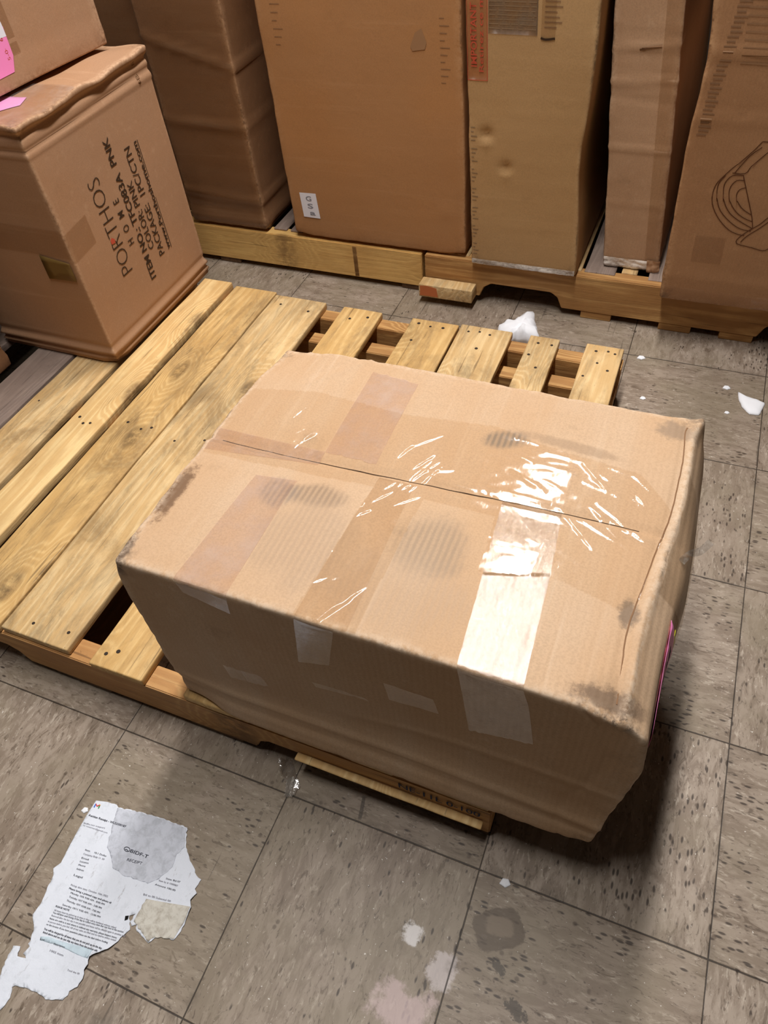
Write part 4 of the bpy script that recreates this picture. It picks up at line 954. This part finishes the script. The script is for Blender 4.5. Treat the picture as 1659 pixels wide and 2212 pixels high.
I1, I2 = M['ink_paper'], M['ink_pale']
rtxt('Auction Receipt - WL32500187', 'Auction', I1, .012)
rtxt('Bidfta.net support', 'l2', I2); rtxt('to: customer@gmail.com', 'l3', I2)
rtxt('BIDF-T', 'bidft', I1, .01); rtxt('RECEIPT', 'receipt', I1)
rtxt('Item     10.1 Dollar', 'r1', I1); rtxt('Company Bid# 11 .00', 'r2', I2); rtxt('Email', 'r3', I1); rtxt('Location', 'r4', I1); rtxt('Phone', 'r5', I1); rtxt('Address', 'r6', I1); rtxt('Legal', 'legal', I1)
rtxt('State: Bid 07', 's1', I1); rtxt('Item by # 1000087', 's2', I2); rtxt('Amount 100.00', 's3', I1); rtxt('Bill to 00 Subtotal 00', 's4', I2)
rtxt('Pickup date time: October 10th 2025', 't1', I2); rtxt('Please bring a printed copy and photo id', 't2', I1, .01)
rtxt('Monday 10/6 9:00 AM - 8:00 PM', 't3', I1); rtxt('Tuesday 10/7 9:00 AM - 5:00 PM', 't4', I1); rtxt('Thursday 10/9 10:00 AM - 7:00 PM', 't5', I1); rtxt('Saturday 10/11 9:00 AM - 12:00 PM', 't6', I1); rtxt('PLEASE NOTE', 't7', I1, .012)
for k, key in enumerate(('p1', 'p2', 'p3', 'p4', 'p5', 'p6')):
    rtxt(['All items must be picked up in time or they will be forfeited without refund',
          'You will have until closing of the day to collect every item that was won in the auction',
          'Removal after the last day is not possible and items will be offered again in another sale',
          'Items are sold as is and where is without any warranty, please inspect items',
          'in person before you bid. All of our sales are final and no returns unless noted',
          'on the invoice. If you have questions please see the desk before loading'][k], key, I1 if k % 2 else I2, .004)
rtxt('You will be charged for all items that you do not pick up on the day', 'p7', I1, .012); rtxt('listed above and we do not ship any items from the auction sale', 'p8', I1, .012)
rtxt('Lot', 'q1', I1); rtxt('Description', 'q2', I1); rtxt('1002 item', 'q3', I2); rtxt('Total due 00', 'q4', I2)
# small ring mark beside the heading and the four-colour letter mark
def fl2(px, py): return Vector((px, py, curl(px, py)+.0015))
cx0, cy0 = .1140-.13, -.1567+.22
strokes('receipt_logo', [[(cx0+.0050*math.cos(a), cy0+.0028*math.sin(a)) for a in lin(0, 2*PI, 24)], [(cx0-.003, cy0-.001), (cx0, cy0-.0005), (cx0+.004, cy0-.002)]], .0009, I1, rc, lambda u, v, l: fl2(u, v), sub=1)
mx, my, ux, uy = .0273-.13, -.1237+.22, .99, .13
def mk(name, mat, pts): strokes(name, [pts], .0016, mat, rc, lambda u, v, l: fl2(mx+ux*u-uy*v, my+uy*u+ux*v), sub=1)
mk('letter_mark', M['m_blue'], [(.001, 0), (.001, .0055)]); mk('letter_mark', M['m_red'], [(.001, .0056), (.0048, .0028), (.0086, .0056)])
mk('letter_mark', M['m_green'], [(.0086, 0), (.0086, .0045)]); mk('letter_mark', M['m_yel'], [(.0086, .0045), (.0086, .0058)])
poly_mesh('hole', loc([(.1640, -.2322), (.1685, -.2300), (.1700, -.2345), (.1665, -.2375)]), M['hole'], rc, th=.0001, warp=W(.0010), label='dark hole in the sheet')

# ------------------------------------------------------------------ litter
def lump(name, label, cat, loc, pts, h, mat, seed, rough=.25):
    """irregular solid chunk: outline pts, domed and broken"""
    cx = sum(p[0] for p in pts)/len(pts); cy2 = sum(p[1] for p in pts)/len(pts); n = 36; V = []; Fc = []
    def R(a):
        best = 0
        for i in range(len(pts)):
            x1, y1 = pts[i][0]-cx, pts[i][1]-cy2; x2, y2 = pts[(i+1) % len(pts)][0]-cx, pts[(i+1) % len(pts)][1]-cy2
            dx, dy = math.cos(a), math.sin(a); den = dx*(y2-y1)-dy*(x2-x1)
            if abs(den) < 1e-12: continue
            t = (x1*(y2-y1)-y1*(x2-x1))/den; s_ = (x1*dy-y1*dx)/den
            if t > 0 and -1e-6 <= s_ <= 1+1e-6: best = max(best, t)
        return best
    rings = [(1.0, 0), (1.0, .35), (.9, .75), (.65, 1.0), (.3, 1.08)]
    for rr_, hh in rings:
        for k in range(n):
            a = 2*PI*k/n; r = R(a)*rr_; x, y = cx+r*math.cos(a), cy2+r*math.sin(a)
            q = noise.noise(Vector((x*90, y*90, hh*3+seed)))
            V.append((x+q*.1*h, y+q*.1*h, max(0, hh*h*(1+rough*2*noise.noise(Vector((x*60, y*60, seed)))))))
    V.append((cx, cy2, h*1.0))
    for i in range(len(rings)-1):
        for k in range(n): Fc.append((i*n+k, i*n+(k+1) % n, (i+1)*n+(k+1) % n, (i+1)*n+k))
    for k in range(n): Fc.append(((len(rings)-1)*n+k, (len(rings)-1)*n+(k+1) % n, len(V)-1))
    Fc.append(tuple(range(n))[::-1])
    me = bpy.data.meshes.new(name); me.from_pydata(V, [], Fc); me.update()
    o = link(name, me, mat, None, True); o.location = loc
    return tag(o, label, cat)
lump('foam_chunk', 'jagged white foam chunk on the floor behind the front pallet', 'foam', (.350, 1.20, 0),
     [(-.062, .008), (-.050, .040), (-.030, .042), (-.012, .085), (.0, .105), (.014, .100), (.022, .06), (.050, .0), (.052, -.014), (.02, -.006), (-.012, -.006), (-.02, -.022), (-.04, -.018)], .036, M['foam'], 3, .22)
lump('foam_chunk', 'flat broken white foam chip on bare tiles at the right edge', 'foam', (0, 0, 0),
     [(.860, 1.148), (.873, 1.135), (.900, 1.130), (.918, 1.122), (.912, 1.095), (.909, 1.080), (.888, 1.078), (.872, 1.098), (.864, 1.12)], .007, M['foam'], 5, .1)
for (x, y, s_, lab) in ((.641, 1.213, .010, 'tiny white foam crumb beside the far corner of the front pallet'), (.667, 1.069, .007, 'tiny white crumb on the floor right of the front pallet boards'),
                        (.836, 1.155, .009, 'small off-white crumb left of the flat foam chip'), (.844, 1.071, .006, 'smallest crumb just below the flat foam chip'),
                        (.0165, -.132, .006, 'small white shred touching the tile joint by the receipt heading'), (.648, -.004, .008, 'pale bluish scrap on the tile joint in front of the carton')):
    lump('crumb', lab, 'debris', (x, y, 0), [(-s_, -s_*.5), (s_*.2, -s_*.8), (s_, 0), (s_*.4, s_*.8), (-s_*.6, s_*.6)], s_*.35, M['foam'], x*10, .3)

# clear plastic scrap in front of the pallet
def scrap_fn(u, v):
    return Vector((.268+u, -.006+v, .002+.007*abs(math.sin(u*95+v*30))*(.6+.4*noise.noise(Vector((u*50, v*50, 1))))))
ps = grid_mesh('plastic_scrap', scrap_fn, lin(0, .052, 26), lin(0, .056, 26), M['scrap'], None, True, skip=lambda u, v: not inside(u, v, [(0, .05), (.02, .056), (.034, .04), (.05, .022), (.046, .002), (.034, .0), (.026, .02), (.008, .034)]))
tag(ps, 'small crinkled clear plastic scrap on the tile joint in front of the pallet', 'plastic scrap')
